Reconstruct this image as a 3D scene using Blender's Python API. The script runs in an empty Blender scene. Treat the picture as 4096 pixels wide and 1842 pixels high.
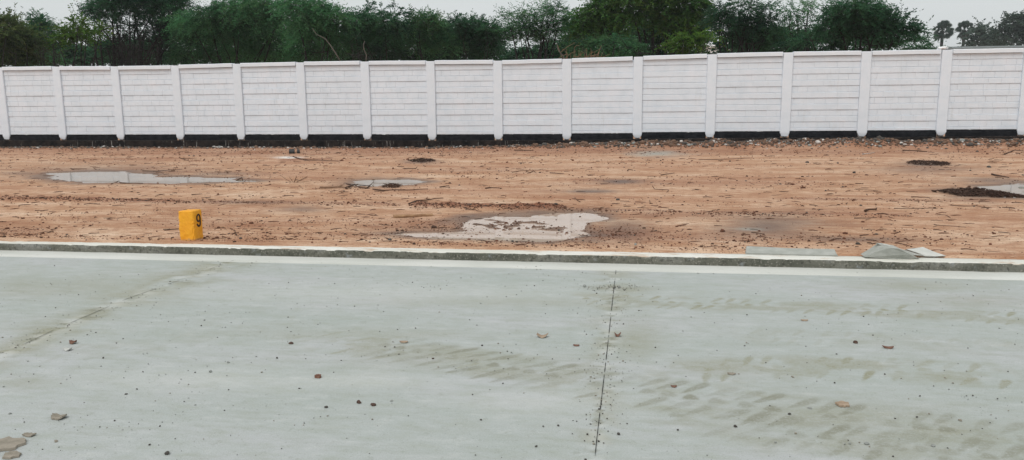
import bpy, math, random
import numpy as np
random.seed(7)
rng = np.random.default_rng(11)
scene = bpy.context.scene
COL = scene.collection
R = math.radians

# ------------------------------------------------------------------ camera model (metres; road surface z = 0)
F, PITCH, ROLL, YAW, CAMZ = 3121.6, R(9.342), R(-0.495), R(8.60), 1.538
fw = np.array([-math.sin(YAW)*math.cos(PITCH), math.cos(YAW)*math.cos(PITCH), -math.sin(PITCH)])
rt0 = np.array([math.cos(YAW), math.sin(YAW), 0.0]); up0 = np.cross(rt0, fw)
rt = rt0*math.cos(ROLL)+up0*math.sin(ROLL); up = -rt0*math.sin(ROLL)+up0*math.cos(ROLL)
CAM = np.array([0, 0, CAMZ])
K = 4096/2575.0
def ray(px, py):
    return fw+rt*(px-2048)/F-up*(py-921)/F
def onz(px, py, z):            # where a line of sight meets the level z
    d = ray(px, py); return CAM+d*(z-CAMZ)/d[2]
def ony(px, py, y):            # where it meets the vertical plane y
    d = ray(px, py); return CAM+d*y/d[1]
def proj(P):
    d = P-CAM; w = d@fw
    return 2048+F*(d@rt)/w, 921-F*(d@up)/w
def smooth(a, b, x):
    t = np.clip((x-a)/(b-a), 0, 1); return t*t*(3-2*t)

# ------------------------------------------------------------------ noise
def vnoise(x, y, seed=0):
    xi = np.floor(x).astype(np.int64); yi = np.floor(y).astype(np.int64)
    u = x-xi; v = y-yi; u = u*u*(3-2*u); v = v*v*(3-2*v)
    def h(a, b):
        n = (a*374761393+b*668265263+seed*1274126177) & 0xffffffff
        n = ((n ^ (n >> 13))*1274126177) & 0xffffffff
        return ((n ^ (n >> 16)) & 0xffff)/65535.0
    return (h(xi, yi)*(1-u)+h(xi+1, yi)*u)*(1-v)+(h(xi, yi+1)*(1-u)+h(xi+1, yi+1)*u)*v
def fbm(x, y, o=4, seed=0):
    s = 0; a = 1; t = 0
    for k in range(o):
        s = s+a*vnoise(x*2**k+17*k, y*2**k-9*k, seed+k); t += a; a *= .5
    return s/t

# ------------------------------------------------------------------ object helpers
def mesh(name, V, Fc, mats, smoothed=False, attrs=None, fmat=None):
    me = bpy.data.meshes.new(name)
    V = np.asarray(V, np.float32).reshape(-1, 3)
    if isinstance(Fc, np.ndarray):
        n, k = Fc.shape
        me.vertices.add(len(V)); me.vertices.foreach_set('co', V.ravel())
        me.loops.add(n*k); me.loops.foreach_set('vertex_index', Fc.ravel().astype(np.int32))
        me.polygons.add(n); me.polygons.foreach_set('loop_start', np.arange(0, n*k, k, dtype=np.int32))
        me.update(calc_edges=True)
    else:
        me.from_pydata(V.tolist(), [], [list(map(int, f)) for f in Fc]); me.update()
    for m in (mats if isinstance(mats, (list, tuple)) else [mats]): me.materials.append(m)
    if fmat is not None: me.polygons.foreach_set('material_index', np.asarray(fmat, np.int32))
    if smoothed: me.polygons.foreach_set('use_smooth', np.ones(len(me.polygons), bool))
    for k, a in (attrs or {}).items():
        at = me.attributes.new(k, 'FLOAT', 'POINT'); at.data.foreach_set('value', np.asarray(a, np.float32))
    me.validate()
    return me
def link(name, me, parent=None, loc=(0, 0, 0), rot=(0, 0, 0)):
    o = bpy.data.objects.new(name, me); COL.objects.link(o)
    o.location = [float(c) for c in loc]; o.rotation_euler = rot
    if parent: o.parent = parent
    return o
def tag(o, label, cat, group=None, kind=None):
    o['label'] = label; o['category'] = cat
    if group: o['group'] = group
    if kind: o['kind'] = kind
    return o
def thing(name, label, cat, loc=(0, 0, 0), group=None):
    return tag(link(name, None, None, loc), label, cat, group)
def struct(o, label=None, cat=None):
    o['kind'] = 'structure'
    if label: o['label'] = label; o['category'] = cat
    return o

class MB:                                    # collects simple shapes into one mesh
    def __init__(s): s.V = []; s.F = []; s.M = []
    def add(s, V, Fc, m=0):
        b = len(s.V); s.V += [tuple(v) for v in V]; s.F += [[i+b for i in f] for f in Fc]; s.M += [m]*len(Fc)
    def box(s, x0, x1, y0, y1, z0, z1, m=0, bev=0.0, jit=0.0):
        if bev:
            V = []; Fc = []
            for (z, i) in ((z0, bev), (z0+bev, 0), (z1-bev, 0), (z1, bev)):
                V += [(x0+i, y0+bev*0, z), (x1-i, y0+bev*0, z), (x1-i, y1, z), (x0+i, y1, z)]
            V = [(x, y+(bev if (k//4 in (0, 3) and k % 4 in (0, 1)) else 0), z) for k, (x, y, z) in enumerate(V)]
            Fc = [[3, 2, 1, 0], [12, 13, 14, 15]]
            for l in range(3):
                for q in range(4): Fc.append([l*4+q, l*4+(q+1) % 4, l*4+4+(q+1) % 4, l*4+4+q])
        else:
            V = [(x0, y0, z0), (x1, y0, z0), (x1, y1, z0), (x0, y1, z0), (x0, y0, z1), (x1, y0, z1), (x1, y1, z1), (x0, y1, z1)]
            Fc = [[3, 2, 1, 0], [4, 5, 6, 7], [0, 1, 5, 4], [1, 2, 6, 5], [2, 3, 7, 6], [3, 0, 4, 7]]
        if jit: V = [tuple(c+random.uniform(-jit, jit) for c in v) for v in V]
        s.add(V, Fc, m)
    def tube(s, P, r, n=6, m=0):
        P = [np.array(p, float) for p in P]
        if not hasattr(r, '__len__'): r = [r]*len(P)
        V = []; Fc = []
        for i, p in enumerate(P):
            t = P[min(i+1, len(P)-1)]-P[max(i-1, 0)]; t = t/(np.linalg.norm(t)+1e-9)
            a = np.cross(t, [0, 0, 1] if abs(t[2]) < .9 else [1, 0, 0]); a /= np.linalg.norm(a); b = np.cross(t, a)
            for k in range(n):
                w = 2*math.pi*k/n; V.append(p+(a*math.cos(w)+b*math.sin(w))*r[i])
        for i in range(len(P)-1):
            for k in range(n): Fc.append([i*n+k, i*n+(k+1) % n, i*n+n+(k+1) % n, i*n+n+k])
        Fc.append(list(range(n))[::-1]); Fc.append([(len(P)-1)*n+k for k in range(n)])
        s.add(V, Fc, m)
    def mesh(s, name, mats, sm=False): return mesh(name, s.V, s.F, mats, sm, None, s.M)
def build(mb, name, mats, parent=None, loc=(0, 0, 0), sm=False):
    return link(name, mb.mesh(name, mats, sm), parent, loc)

def ico(sub):
    t = (1+5**.5)/2
    V = [(-1, t, 0), (1, t, 0), (-1, -t, 0), (1, -t, 0), (0, -1, t), (0, 1, t), (0, -1, -t), (0, 1, -t), (t, 0, -1), (t, 0, 1), (-t, 0, -1), (-t, 0, 1)]
    Fc = [(0, 11, 5), (0, 5, 1), (0, 1, 7), (0, 7, 10), (0, 10, 11), (1, 5, 9), (5, 11, 4), (11, 10, 2), (10, 7, 6), (7, 1, 8), (3, 9, 4), (3, 4, 2), (3, 2, 6), (3, 6, 8), (3, 8, 9), (4, 9, 5), (2, 4, 11), (6, 2, 10), (8, 6, 7), (9, 8, 1)]
    V = [np.array(v)/np.linalg.norm(v) for v in V]
    for _ in range(sub):
        c = {}; N = []
        def mid(a, b):
            k = (min(a, b), max(a, b))
            if k not in c:
                m = V[a]+V[b]; V.append(m/np.linalg.norm(m)); c[k] = len(V)-1
            return c[k]
        for a, b, d in Fc:
            x, y, z = mid(a, b), mid(b, d), mid(d, a); N += [(a, x, z), (b, y, x), (d, z, y), (x, y, z)]
        Fc = N
    return np.array(V), np.array(Fc)
ICO = [ico(0), ico(1), ico(2)]
def rock_mesh(size, mat, flat=.6, sub=2, rough=.3):
    V, Fc = ICO[sub]; V = V.copy()
    for _ in range(7):                                  # chop flat facets
        n = rng.normal(size=3); n /= np.linalg.norm(n); d = rng.uniform(.55, .85)
        e = V@n-d; V = V-np.outer(np.maximum(e, 0), n)*.9
    V = V*(1+rng.normal(0, rough*.15, (len(V), 1)))
    V = V*np.array([1, rng.uniform(.6, .9), flat])*size
    V[:, 2] += size*flat*.55
    return mesh('rock', V, Fc, mat, False)

# ------------------------------------------------------------------ materials
def mat(name):
    m = bpy.data.materials.new(name); m.use_nodes = True
    nt = m.node_tree; b = nt.nodes['Principled BSDF']
    return m, nt, b
class NT:
    def __init__(s, nt): s.nt = nt
    def n(s, t, **k):
        o = s.nt.nodes.new(t)
        for a, v in k.items(): setattr(o, a, v)
        return o
    def l(s, a, b): s.nt.links.new(a, b)
    def coord(s, kind='Object', sc=(1, 1, 1)):
        t = s.n('ShaderNodeTexCoord'); m = s.n('ShaderNodeMapping'); m.inputs['Scale'].default_value = sc
        s.l(t.outputs[kind], m.inputs['Vector']); return m.outputs[0]
    def noise(s, v, scale, detail=6, rough=.6, out='Fac'):
        t = s.n('ShaderNodeTexNoise'); t.inputs['Scale'].default_value = scale; t.inputs['Detail'].default_value = detail; t.inputs['Roughness'].default_value = rough
        s.l(v, t.inputs['Vector']); return t.outputs[out]
    def ramp(s, f, stops):
        r = s.n('ShaderNodeValToRGB'); e = r.color_ramp.elements
        while len(e) < len(stops): e.new(.5)
        for q, (p, c) in zip(e, stops):
            q.position = p; q.color = (c, c, c, 1) if not hasattr(c, '__len__') else (*c, 1)
        s.l(f, r.inputs[0]); return r.outputs[0]
    def mix(s, f, a, b, mode='MIX'):
        m = s.n('ShaderNodeMix', data_type='RGBA', blend_type=mode)
        for src, i in ((f, 0), (a, 6), (b, 7)):
            if hasattr(src, 'links'): s.l(src, m.inputs[i])
            elif hasattr(src, '__len__'): m.inputs[i].default_value = (*src, 1)
            else: m.inputs[i].default_value = src
        return m.outputs[2]
    def math(s, op, a, b=0.0, clamp=False):
        m = s.n('ShaderNodeMath', operation=op); m.use_clamp = clamp
        for src, i in ((a, 0), (b, 1)):
            if hasattr(src, 'links'): s.l(src, m.inputs[i])
            else: m.inputs[i].default_value = src
        return m.outputs[0]
    def attr(s, name, out='Fac'):
        a = s.n('ShaderNodeAttribute'); a.attribute_name = name; return a.outputs[out]
    def bump(s, h, b, strength=.3, dist=.01):
        u = s.n('ShaderNodeBump'); u.inputs['Strength'].default_value = strength; u.inputs['Distance'].default_value = dist
        s.l(h, u.inputs['Height']); s.l(u.outputs[0], b.inputs['Normal'])
def simple(name, c0, c1, scale=20, rough=.85, bump=.3, dist=.005, kind='Object', spec=.3):
    m, nt, b = mat(name); N = NT(nt); v = N.coord(kind)
    f = N.noise(v, scale); N.l(N.mix(N.ramp(f, [(.3, 0), (.7, 1)]), c0, c1), b.inputs['Base Color'])
    b.inputs['Roughness'].default_value = rough; b.inputs['Specular IOR Level'].default_value = spec
    if bump: N.bump(N.noise(v, scale*4, 8), b, bump, dist)
    return m

def dirt_material():
    m, nt, b = mat('bare_earth'); N = NT(nt); v = N.coord('Object'); vs = N.coord('Object', (.55, 1.5, 1))
    n1 = N.noise(vs, 1.1, 8, .62); n2 = N.noise(vs, 9, 8, .7); n3 = N.noise(v, 55, 4, .6)
    c = N.ramp(n1, [(.32, (.33, .165, .095)), (.44, (.48, .285, .175)), (.55, (.585, .385, .26)), (.68, (.66, .48, .345))])
    c = N.mix(N.ramp(N.noise(N.coord('Object', (.5, 1.3, 1)), .42, 6, .6), [(.46, 0), (.64, .5)]), c, (.40, .21, .13))
    c = N.mix(N.ramp(n2, [(.40, .7), (.54, 0)]), c, (.34, .165, .09))
    c = N.mix(N.ramp(n2, [(.56, 0), (.70, .7)]), c, (.68, .50, .36))
    c = N.mix(N.ramp(n3, [(.33, .8), (.44, 0)]), c, (.17, .075, .045))
    brk = N.ramp(n2, [(.25, .55), (.6, 1)])
    c = N.mix(N.math('MULTIPLY', N.attr('red'), brk), c, (.23, .095, .055))
    c = N.mix(N.math('MULTIPLY', N.attr('damp'), N.ramp(n2, [(.2, .8), (.6, 1)])), c, (.125, .085, .068))
    c = N.mix(N.math('MULTIPLY', N.attr('grey'), brk), c, (.33, .34, .31))
    c = N.mix(N.math('MULTIPLY', N.attr('lime'), brk), c, (.8, .8, .78))
    N.l(c, b.inputs['Base Color'])
    r = N.math('SUBTRACT', .95, N.math('MULTIPLY', N.attr('damp'), .45)); N.l(r, b.inputs['Roughness'])
    b.inputs['Specular IOR Level'].default_value = .25
    N.bump(N.math('ADD', N.noise(v, 28, 8, .7), N.math('MULTIPLY', n3, .5)), b, .75, .02)
    return m
def road_material():
    m, nt, b = mat('cast_concrete'); N = NT(nt); v = N.coord('Object'); vs = N.coord('Object', (.7, 1.6, 1))
    n1 = N.noise(vs, .55, 7, .65); n2 = N.noise(vs, 6.5, 9, .72)
    dg = N.n('ShaderNodeMapping'); dg.inputs['Rotation'].default_value = (0, 0, -.7); dg.inputs['Scale'].default_value = (.45, 5, 1); N.l(v, dg.inputs['Vector'])
    n5 = N.noise(dg.outputs[0], 3.5, 8, .7); n3 = N.noise(v, 60, 5, .7)
    c = N.ramp(n1, [(.30, (.345, .38, .358)), (.5, (.388, .413, .402)), (.68, (.43, .438, .45))])
    c = N.mix(N.ramp(n2, [(.34, .6), (.52, 0)]), c, (.31, .335, .285))
    c = N.mix(N.ramp(n2, [(.54, 0), (.70, .5)]), c, (.52, .53, .515))
    c = N.mix(N.ramp(n5, [(.36, .32), (.48, 0)]), c, (.305, .325, .285)); c = N.mix(N.ramp(n5, [(.58, 0), (.72, .3)]), c, (.50, .505, .49))
    c = N.mix(N.ramp(n3, [(.31, .75), (.39, 0)]), c, (.19, .20, .17))
    c = N.mix(N.ramp(N.noise(v, 17, 8, .75), [(.34, .45), (.44, 0)]), c, (.24, .255, .215))
    n6 = N.noise(v, 150, 3, .6); c = N.mix(N.ramp(n6, [(.33, .35), (.46, 0)]), c, (.23, .24, .21)); c = N.mix(N.ramp(n6, [(.56, 0), (.68, .3)]), c, (.56, .57, .56))
    brk = N.math('MULTIPLY', N.ramp(N.noise(vs, 11, 7, .7), [(.28, .4), (.55, 1)]), N.ramp(N.noise(v, 70, 4, .7), [(.34, .35), (.5, 1)]))
    c = N.mix(N.math('MULTIPLY', N.attr('mud'), brk), c, (.255, .25, .175))
    c = N.mix(N.math('MULTIPLY', N.attr('tread'), brk), c, (.215, .215, .165))
    c = N.mix(N.math('MULTIPLY', N.attr('pale'), brk), c, (.60, .60, .57))
    N.l(c, b.inputs['Base Color'])
    N.l(N.ramp(n2, [(.3, .62), (.7, .8)]), b.inputs['Roughness']); b.inputs['Specular IOR Level'].default_value = .3
    N.bump(N.math('ADD', n3, N.math('MULTIPLY', n2, 1.2)), b, .35, .006)
    return m
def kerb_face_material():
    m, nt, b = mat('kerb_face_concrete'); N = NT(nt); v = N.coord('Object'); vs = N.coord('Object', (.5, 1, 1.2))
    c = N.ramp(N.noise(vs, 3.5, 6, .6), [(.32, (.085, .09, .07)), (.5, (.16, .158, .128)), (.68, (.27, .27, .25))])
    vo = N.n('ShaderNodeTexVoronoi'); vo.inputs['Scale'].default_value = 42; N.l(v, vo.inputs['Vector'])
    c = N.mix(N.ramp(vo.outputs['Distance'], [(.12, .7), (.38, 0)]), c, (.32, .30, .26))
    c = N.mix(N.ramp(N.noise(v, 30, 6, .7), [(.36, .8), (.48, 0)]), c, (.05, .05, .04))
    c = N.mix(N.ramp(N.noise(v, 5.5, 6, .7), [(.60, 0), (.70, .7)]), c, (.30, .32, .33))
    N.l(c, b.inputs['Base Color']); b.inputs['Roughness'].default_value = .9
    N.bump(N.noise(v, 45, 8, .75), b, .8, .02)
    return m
def whitewash_material(name='white_paint', low=None):
    m, nt, b = mat(name); N = NT(nt); v = N.coord('Object'); g = N.coord('Generated')
    f = N.noise(v, 2.4, 6, .6); f2 = N.noise(N.coord('Object', (3, 3, .35)), 3.2, 6, .7); f3 = N.noise(v, 24, 6, .7)
    c = N.ramp(f, [(.3, (.655, .715, .78)), (.52, (.72, .77, .83)), (.7, (.755, .785, .84))])
    c = N.mix(N.ramp(f2, [(.58, 0), (.78, .40)]), c, (.50, .515, .50))
    oi = N.n('ShaderNodeObjectInfo'); c = N.mix(N.math('MULTIPLY', oi.outputs['Random'], .16), c, (.62, .655, .69))
    if not low:
        sp = N.n('ShaderNodeSeparateXYZ'); tc = N.n('ShaderNodeTexCoord'); N.l(tc.outputs['Object'], sp.inputs[0])
        hh = N.math('ADD', sp.outputs[2], N.math('MULTIPLY', N.math('SUBTRACT', N.noise(v, 6, 7, .75), .5), .5))
        c = N.mix(N.ramp(hh, [(.40, .42), (.66, 0)]), c, (.47, .43, .39))
    c = N.mix(N.ramp(f3, [(.24, .55), (.31, 0)]), c, (.42, .42, .41))
    if low:                                              # splashed and chipped foot: bitumen shows through in patches
        s = N.n('ShaderNodeSeparateXYZ'); t = N.n('ShaderNodeTexCoord'); N.l(t.outputs['Object'], s.inputs[0])
        h = N.math('ADD', s.outputs[2], N.math('MULTIPLY', N.math('SUBTRACT', N.noise(v, 9, 6, .7), .5), low[1]))
        k = N.ramp(N.math('MULTIPLY', h, 1.0), [(max(0, low[0]-.012), 0), (low[0]+.012, 1)])
        c = N.mix(k, N.mix(N.noise(v, 14), (.022, .023, .026), (.05, .05, .052)), c)
    N.l(c, b.inputs['Base Color']); b.inputs['Roughness'].default_value = .75
    N.bump(N.math('ADD', N.noise(v, 18, 8, .7), N.noise(v, 90, 3)), b, .35, .006)
    return m
M = {}
M['dirt'] = dirt_material(); M['road'] = road_material(); M['kerb_face'] = kerb_face_material()
def kerb_top_material(name, lo, hi, d0):
    m, nt, b = mat(name); N = NT(nt); v = N.coord('Object'); vs = N.coord('Object', (.5, 1.6, 1))
    n = N.noise(vs, 6, 8, .7)
    c = N.ramp(N.noise(vs, 1.3, 5), [(.35, lo), (.65, hi)])
    c = N.mix(N.ramp(n, [(d0, 0), (d0+.11, .75)]), c, (.46, .31, .20))
    c = N.mix(N.ramp(N.noise(v, 40, 6, .7), [(.30, .6), (.40, 0)]), c, (.30, .28, .23))
    N.l(c, b.inputs['Base Color']); b.inputs['Roughness'].default_value = .85
    N.bump(N.noise(v, 50, 8, .7), b, .4, .008); return m
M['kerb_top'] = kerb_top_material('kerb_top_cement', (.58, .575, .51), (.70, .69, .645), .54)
M['gutter'] = kerb_top_material('gutter_cement', (.47, .48, .44), (.61, .61, .58), .63)
M['white'] = whitewash_material(); M['white_post'] = whitewash_material('white_post_paint', (.02, .10))
M['white_coping'] = simple('white_coping_paint', (.71, .755, .81), (.78, .81, .85), 3, .75, .4, .006)
def plinth_material():
    m, nt, b = mat('bitumen_paint'); N = NT(nt); v = N.coord('Object')
    s = N.n('ShaderNodeSeparateXYZ'); t = N.n('ShaderNodeTexCoord'); N.l(t.outputs['Object'], s.inputs[0])
    h = N.math('ADD', s.outputs[2], N.math('MULTIPLY', N.math('SUBTRACT', N.noise(N.coord('Object', (1, 1, .5)), 5, 7, .75), .5), .13))
    k = N.ramp(h, [(.184, 0), (.198, 1)])
    c = N.mix(N.ramp(N.noise(v, 7, 6, .6), [(.35, 0), (.7, 1)]), (.008, .009, .011), (.022, .023, .027))
    c = N.mix(k, c, (.72, .72, .72))
    N.l(c, b.inputs['Base Color']); b.inputs['Roughness'].default_value = .8; b.inputs['Specular IOR Level'].default_value = .04
    N.bump(N.noise(v, 30, 6), b, .4, .006); return m
M['plinth'] = plinth_material()
def footing_material():
    m, nt, b = mat('tarred_footing'); N = NT(nt); v = N.coord('Object')
    c = N.mix(N.ramp(N.noise(v, 4, 7, .7), [(.35, 0), (.62, 1)]), (.008, .008, .009), (.035, .028, .025))
    drip = N.noise(N.coord('Object', (9, 9, .5)), 3, 5, .7)
    c = N.mix(N.math('MULTIPLY', N.ramp(drip, [(.61, 0), (.66, 1)]), N.ramp(N.noise(v, .8, 3), [(.45, 0), (.6, .8)])), c, (.5, .48, .45))
    N.l(c, b.inputs['Base Color']); b.inputs['Roughness'].default_value = .9; b.inputs['Specular IOR Level'].default_value = .04
    N.bump(N.noise(v, 25, 8, .7), b, .6, .015); return m
M['footing'] = footing_material()
def yellow_material():
    m, nt, b = mat('yellow_gloss_paint'); N = NT(nt); v = N.coord('Object')
    c = N.mix(N.ramp(N.noise(v, 9, 6, .6), [(.35, 0), (.65, 1)]), (.80, .33, .008), (.86, .40, .012))
    c = N.mix(N.ramp(N.noise(v, 26, 5, .7), [(.72, 0), (.76, .8)]), c, (.55, .42, .25))
    s_ = N.n('ShaderNodeSeparateXYZ'); t_ = N.n('ShaderNodeTexCoord'); N.l(t_.outputs['Object'], s_.inputs[0])
    hgt = N.math('SUBTRACT', s_.outputs[2], N.math('MULTIPLY', N.noise(v, 30, 6, .75), .075))
    c = N.mix(N.ramp(N.math('ADD', hgt, .03), [(0, .7), (.022, 0)]), c, (.42, .24, .13))
    N.l(c, b.inputs['Base Color']); b.inputs['Roughness'].default_value = .6
    N.bump(N.noise(v, 22, 7, .6), b, .9, .014); return m
M['yellow'] = yellow_material()
M['ink'] = simple('black_enamel', (.008, .007, .012), (.015, .012, .02), 30, .45, 0)
M['slab'] = simple('grey_cement_slab', (.29, .30, .27), (.41, .415, .385), 9, .85, .4, .006)
M['slab_pale'] = simple('pale_cement_slab', (.45, .455, .425), (.58, .58, .55), 9, .85, .4, .006)
M['bark'] = simple('bark', (.010, .0095, .009), (.030, .026, .023), 8, .95, .6, .02)
M['pale_bark'] = simple('pale_dry_wood', (.07, .06, .05), (.14, .12, .10), 14, .9, .4, .01)
M['twig'] = simple('dark_twig', (.035, .018, .012), (.10, .055, .035), 18, .9, .5, .004)
M['twig_tan'] = simple('tan_twig', (.15, .09, .055), (.27, .17, .11), 22, .9, .5, .004)
M['log'] = simple('old_timber', (.20, .105, .055), (.40, .25, .14), 14, .9, .8, .008)
M['dung'] = simple('dark_litter', (.022, .013, .010), (.085, .048, .034), 30, .95, .7, .01)
M['stone'] = simple('dark_stone', (.045, .04, .036), (.11, .10, .09), 18, .9, .5, .004)
M['stone_grey'] = simple('grey_stone', (.19, .20, .19), (.33, .34, .32), 18, .9, .5, .004)
M['stone_pale'] = simple('pale_stone', (.42, .38, .35), (.62, .59, .56), 18, .9, .5, .004)
M['stone_red'] = simple('red_clod', (.11, .045, .027), (.24, .11, .065), 22, .95, .6, .006)
M['clod_dark'] = simple('dark_clod', (.05, .03, .024), (.13, .08, .06), 22, .95, .6, .006)
M['brownstone'] = simple('brown_rubble', (.075, .045, .032), (.23, .145, .10), 14, .95, .6, .008)
M['crumb'] = simple('dark_crumb', (.055, .022, .013), (.17, .075, .045), 30, .95, .6, .006)
M['mudflake'] = simple('dry_mud', (.20, .18, .145), (.33, .29, .24), 18, .95, .6, .004)
M['leaf_dead'] = simple('dead_leaf', (.11, .05, .035), (.24, .13, .09), 25, .8, .3, .003)
M['leaf_tan'] = simple('tan_leaf', (.27, .19, .13), (.40, .31, .23), 25, .8, .3, .003)
M['plastic'] = simple('white_plastic', (.72, .73, .74), (.82, .82, .82), 8, .5, .3, .004)
M['blackblock'] = simple('sooty_block', (.016, .016, .017), (.04, .038, .036), 20, .9, .4, .005)
M['joint'] = simple('saw_cut', (.012, .013, .011), (.05, .05, .045), 40, .95, 0)
def water_material(a, c_):
    m, nt, b = mat('muddy_water'); N = NT(nt); v = N.coord('Object')
    N.l(N.mix(N.noise(v, 1.2, 4), a, c_), b.inputs['Base Color'])
    b.inputs['Roughness'].default_value = .02; b.inputs['IOR'].default_value = 1.33; b.inputs['Specular IOR Level'].default_value = .5
    N.bump(N.noise(v, 5, 2), b, .02, .004); return m
M['water'] = water_material((.22, .165, .105), (.30, .23, .155)); M['clay_water'] = water_material((.47, .365, .295), (.55, .44, .365))
def leaf_material(name, dark, light, olive):
    m, nt, b = mat(name); N = NT(nt)
    a = N.attr('tone'); h = N.attr('hue')
    c = N.mix(a, dark, light); c = N.mix(N.math('MULTIPLY', h, .6), c, olive)
    N.l(c, b.inputs['Base Color']); b.inputs['Roughness'].default_value = .7; b.inputs['Specular IOR Level'].default_value = .08
    t = N.n('ShaderNodeBsdfTranslucent'); N.l(c, t.inputs['Color'])
    x = N.n('ShaderNodeMixShader'); x.inputs[0].default_value = .42
    out = nt.nodes['Material Output']
    N.l(b.outputs[0], x.inputs[1]); N.l(t.outputs[0], x.inputs[2]); N.l(x.outputs[0], out.inputs['Surface'])
    return m
M['leaf_thorn'] = leaf_material('thorn_foliage', (.013, .058, .032), (.095, .275, .118), (.11, .165, .05))
M['leaf_dark'] = leaf_material('dark_foliage', (.008, .036, .024), (.056, .165, .080), (.06, .10, .035))
M['leaf_neem'] = leaf_material('neem_foliage', (.014, .055, .020), (.090, .225, .052), (.14, .175, .035))
M['leaf_bright'] = leaf_material('bright_foliage', (.035, .090, .018), (.095, .21, .035), (.17, .21, .03))
M['leaf_olive'] = leaf_material('olive_foliage', (.020, .046, .020), (.090, .155, .056), (.15, .15, .055))
M['leaf_far_hazy'] = leaf_material('hazy_far_foliage', (.028, .052, .045), (.070, .110, .085), (.06, .07, .04))  # distance haze mixed into these leaf colours, bluer and paler

# ------------------------------------------------------------------ setting: ground
KY = 7.358                                                        # face of the kerb
WY = 23.65                                                        # face of the wall posts
def E(px, py, x, y, rx, ry): return ((px-x*K)/(rx*K))**2+((py-y*K)/(ry*K))**2
PUD = {  # ellipses in photograph units (2575 wide), meeting the ground plane
 'front': ([(1270, 590, 200, 11), (1350, 587, 125, 17), (1425, 544, 92, 13), (1290, 562, 118, 20), (1420, 562, 50, 24), (1110, 587, 100, 5)], [(1290, 563, 100, 13), (1215, 556, 50, 8), (1385, 570, 70, 8)]),
 'left': ([(270, 445, 125, 13), (400, 452, 170, 8), (560, 455, 70, 3), (180, 436, 60, 4)], []),
 'middle': ([(975, 457, 80, 7), (930, 462, 45, 5)], []),
 'side': ([(2570, 478, 95, 16), (2510, 470, 50, 6)], []),
}
WZ = {}
def base_z(y): return np.interp(y, [-1e5, 6.9, KY+.20, 9.0, 23.4, 24.5, 1e5], [-.06, -.06, .068, .078, .150, .15, .15])
for k, (els, _) in PUD.items():
    P = onz(els[0][0]*K, els[0][1]*K, .09); WZ[k] = float(base_z(P[1]))-.014
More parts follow.
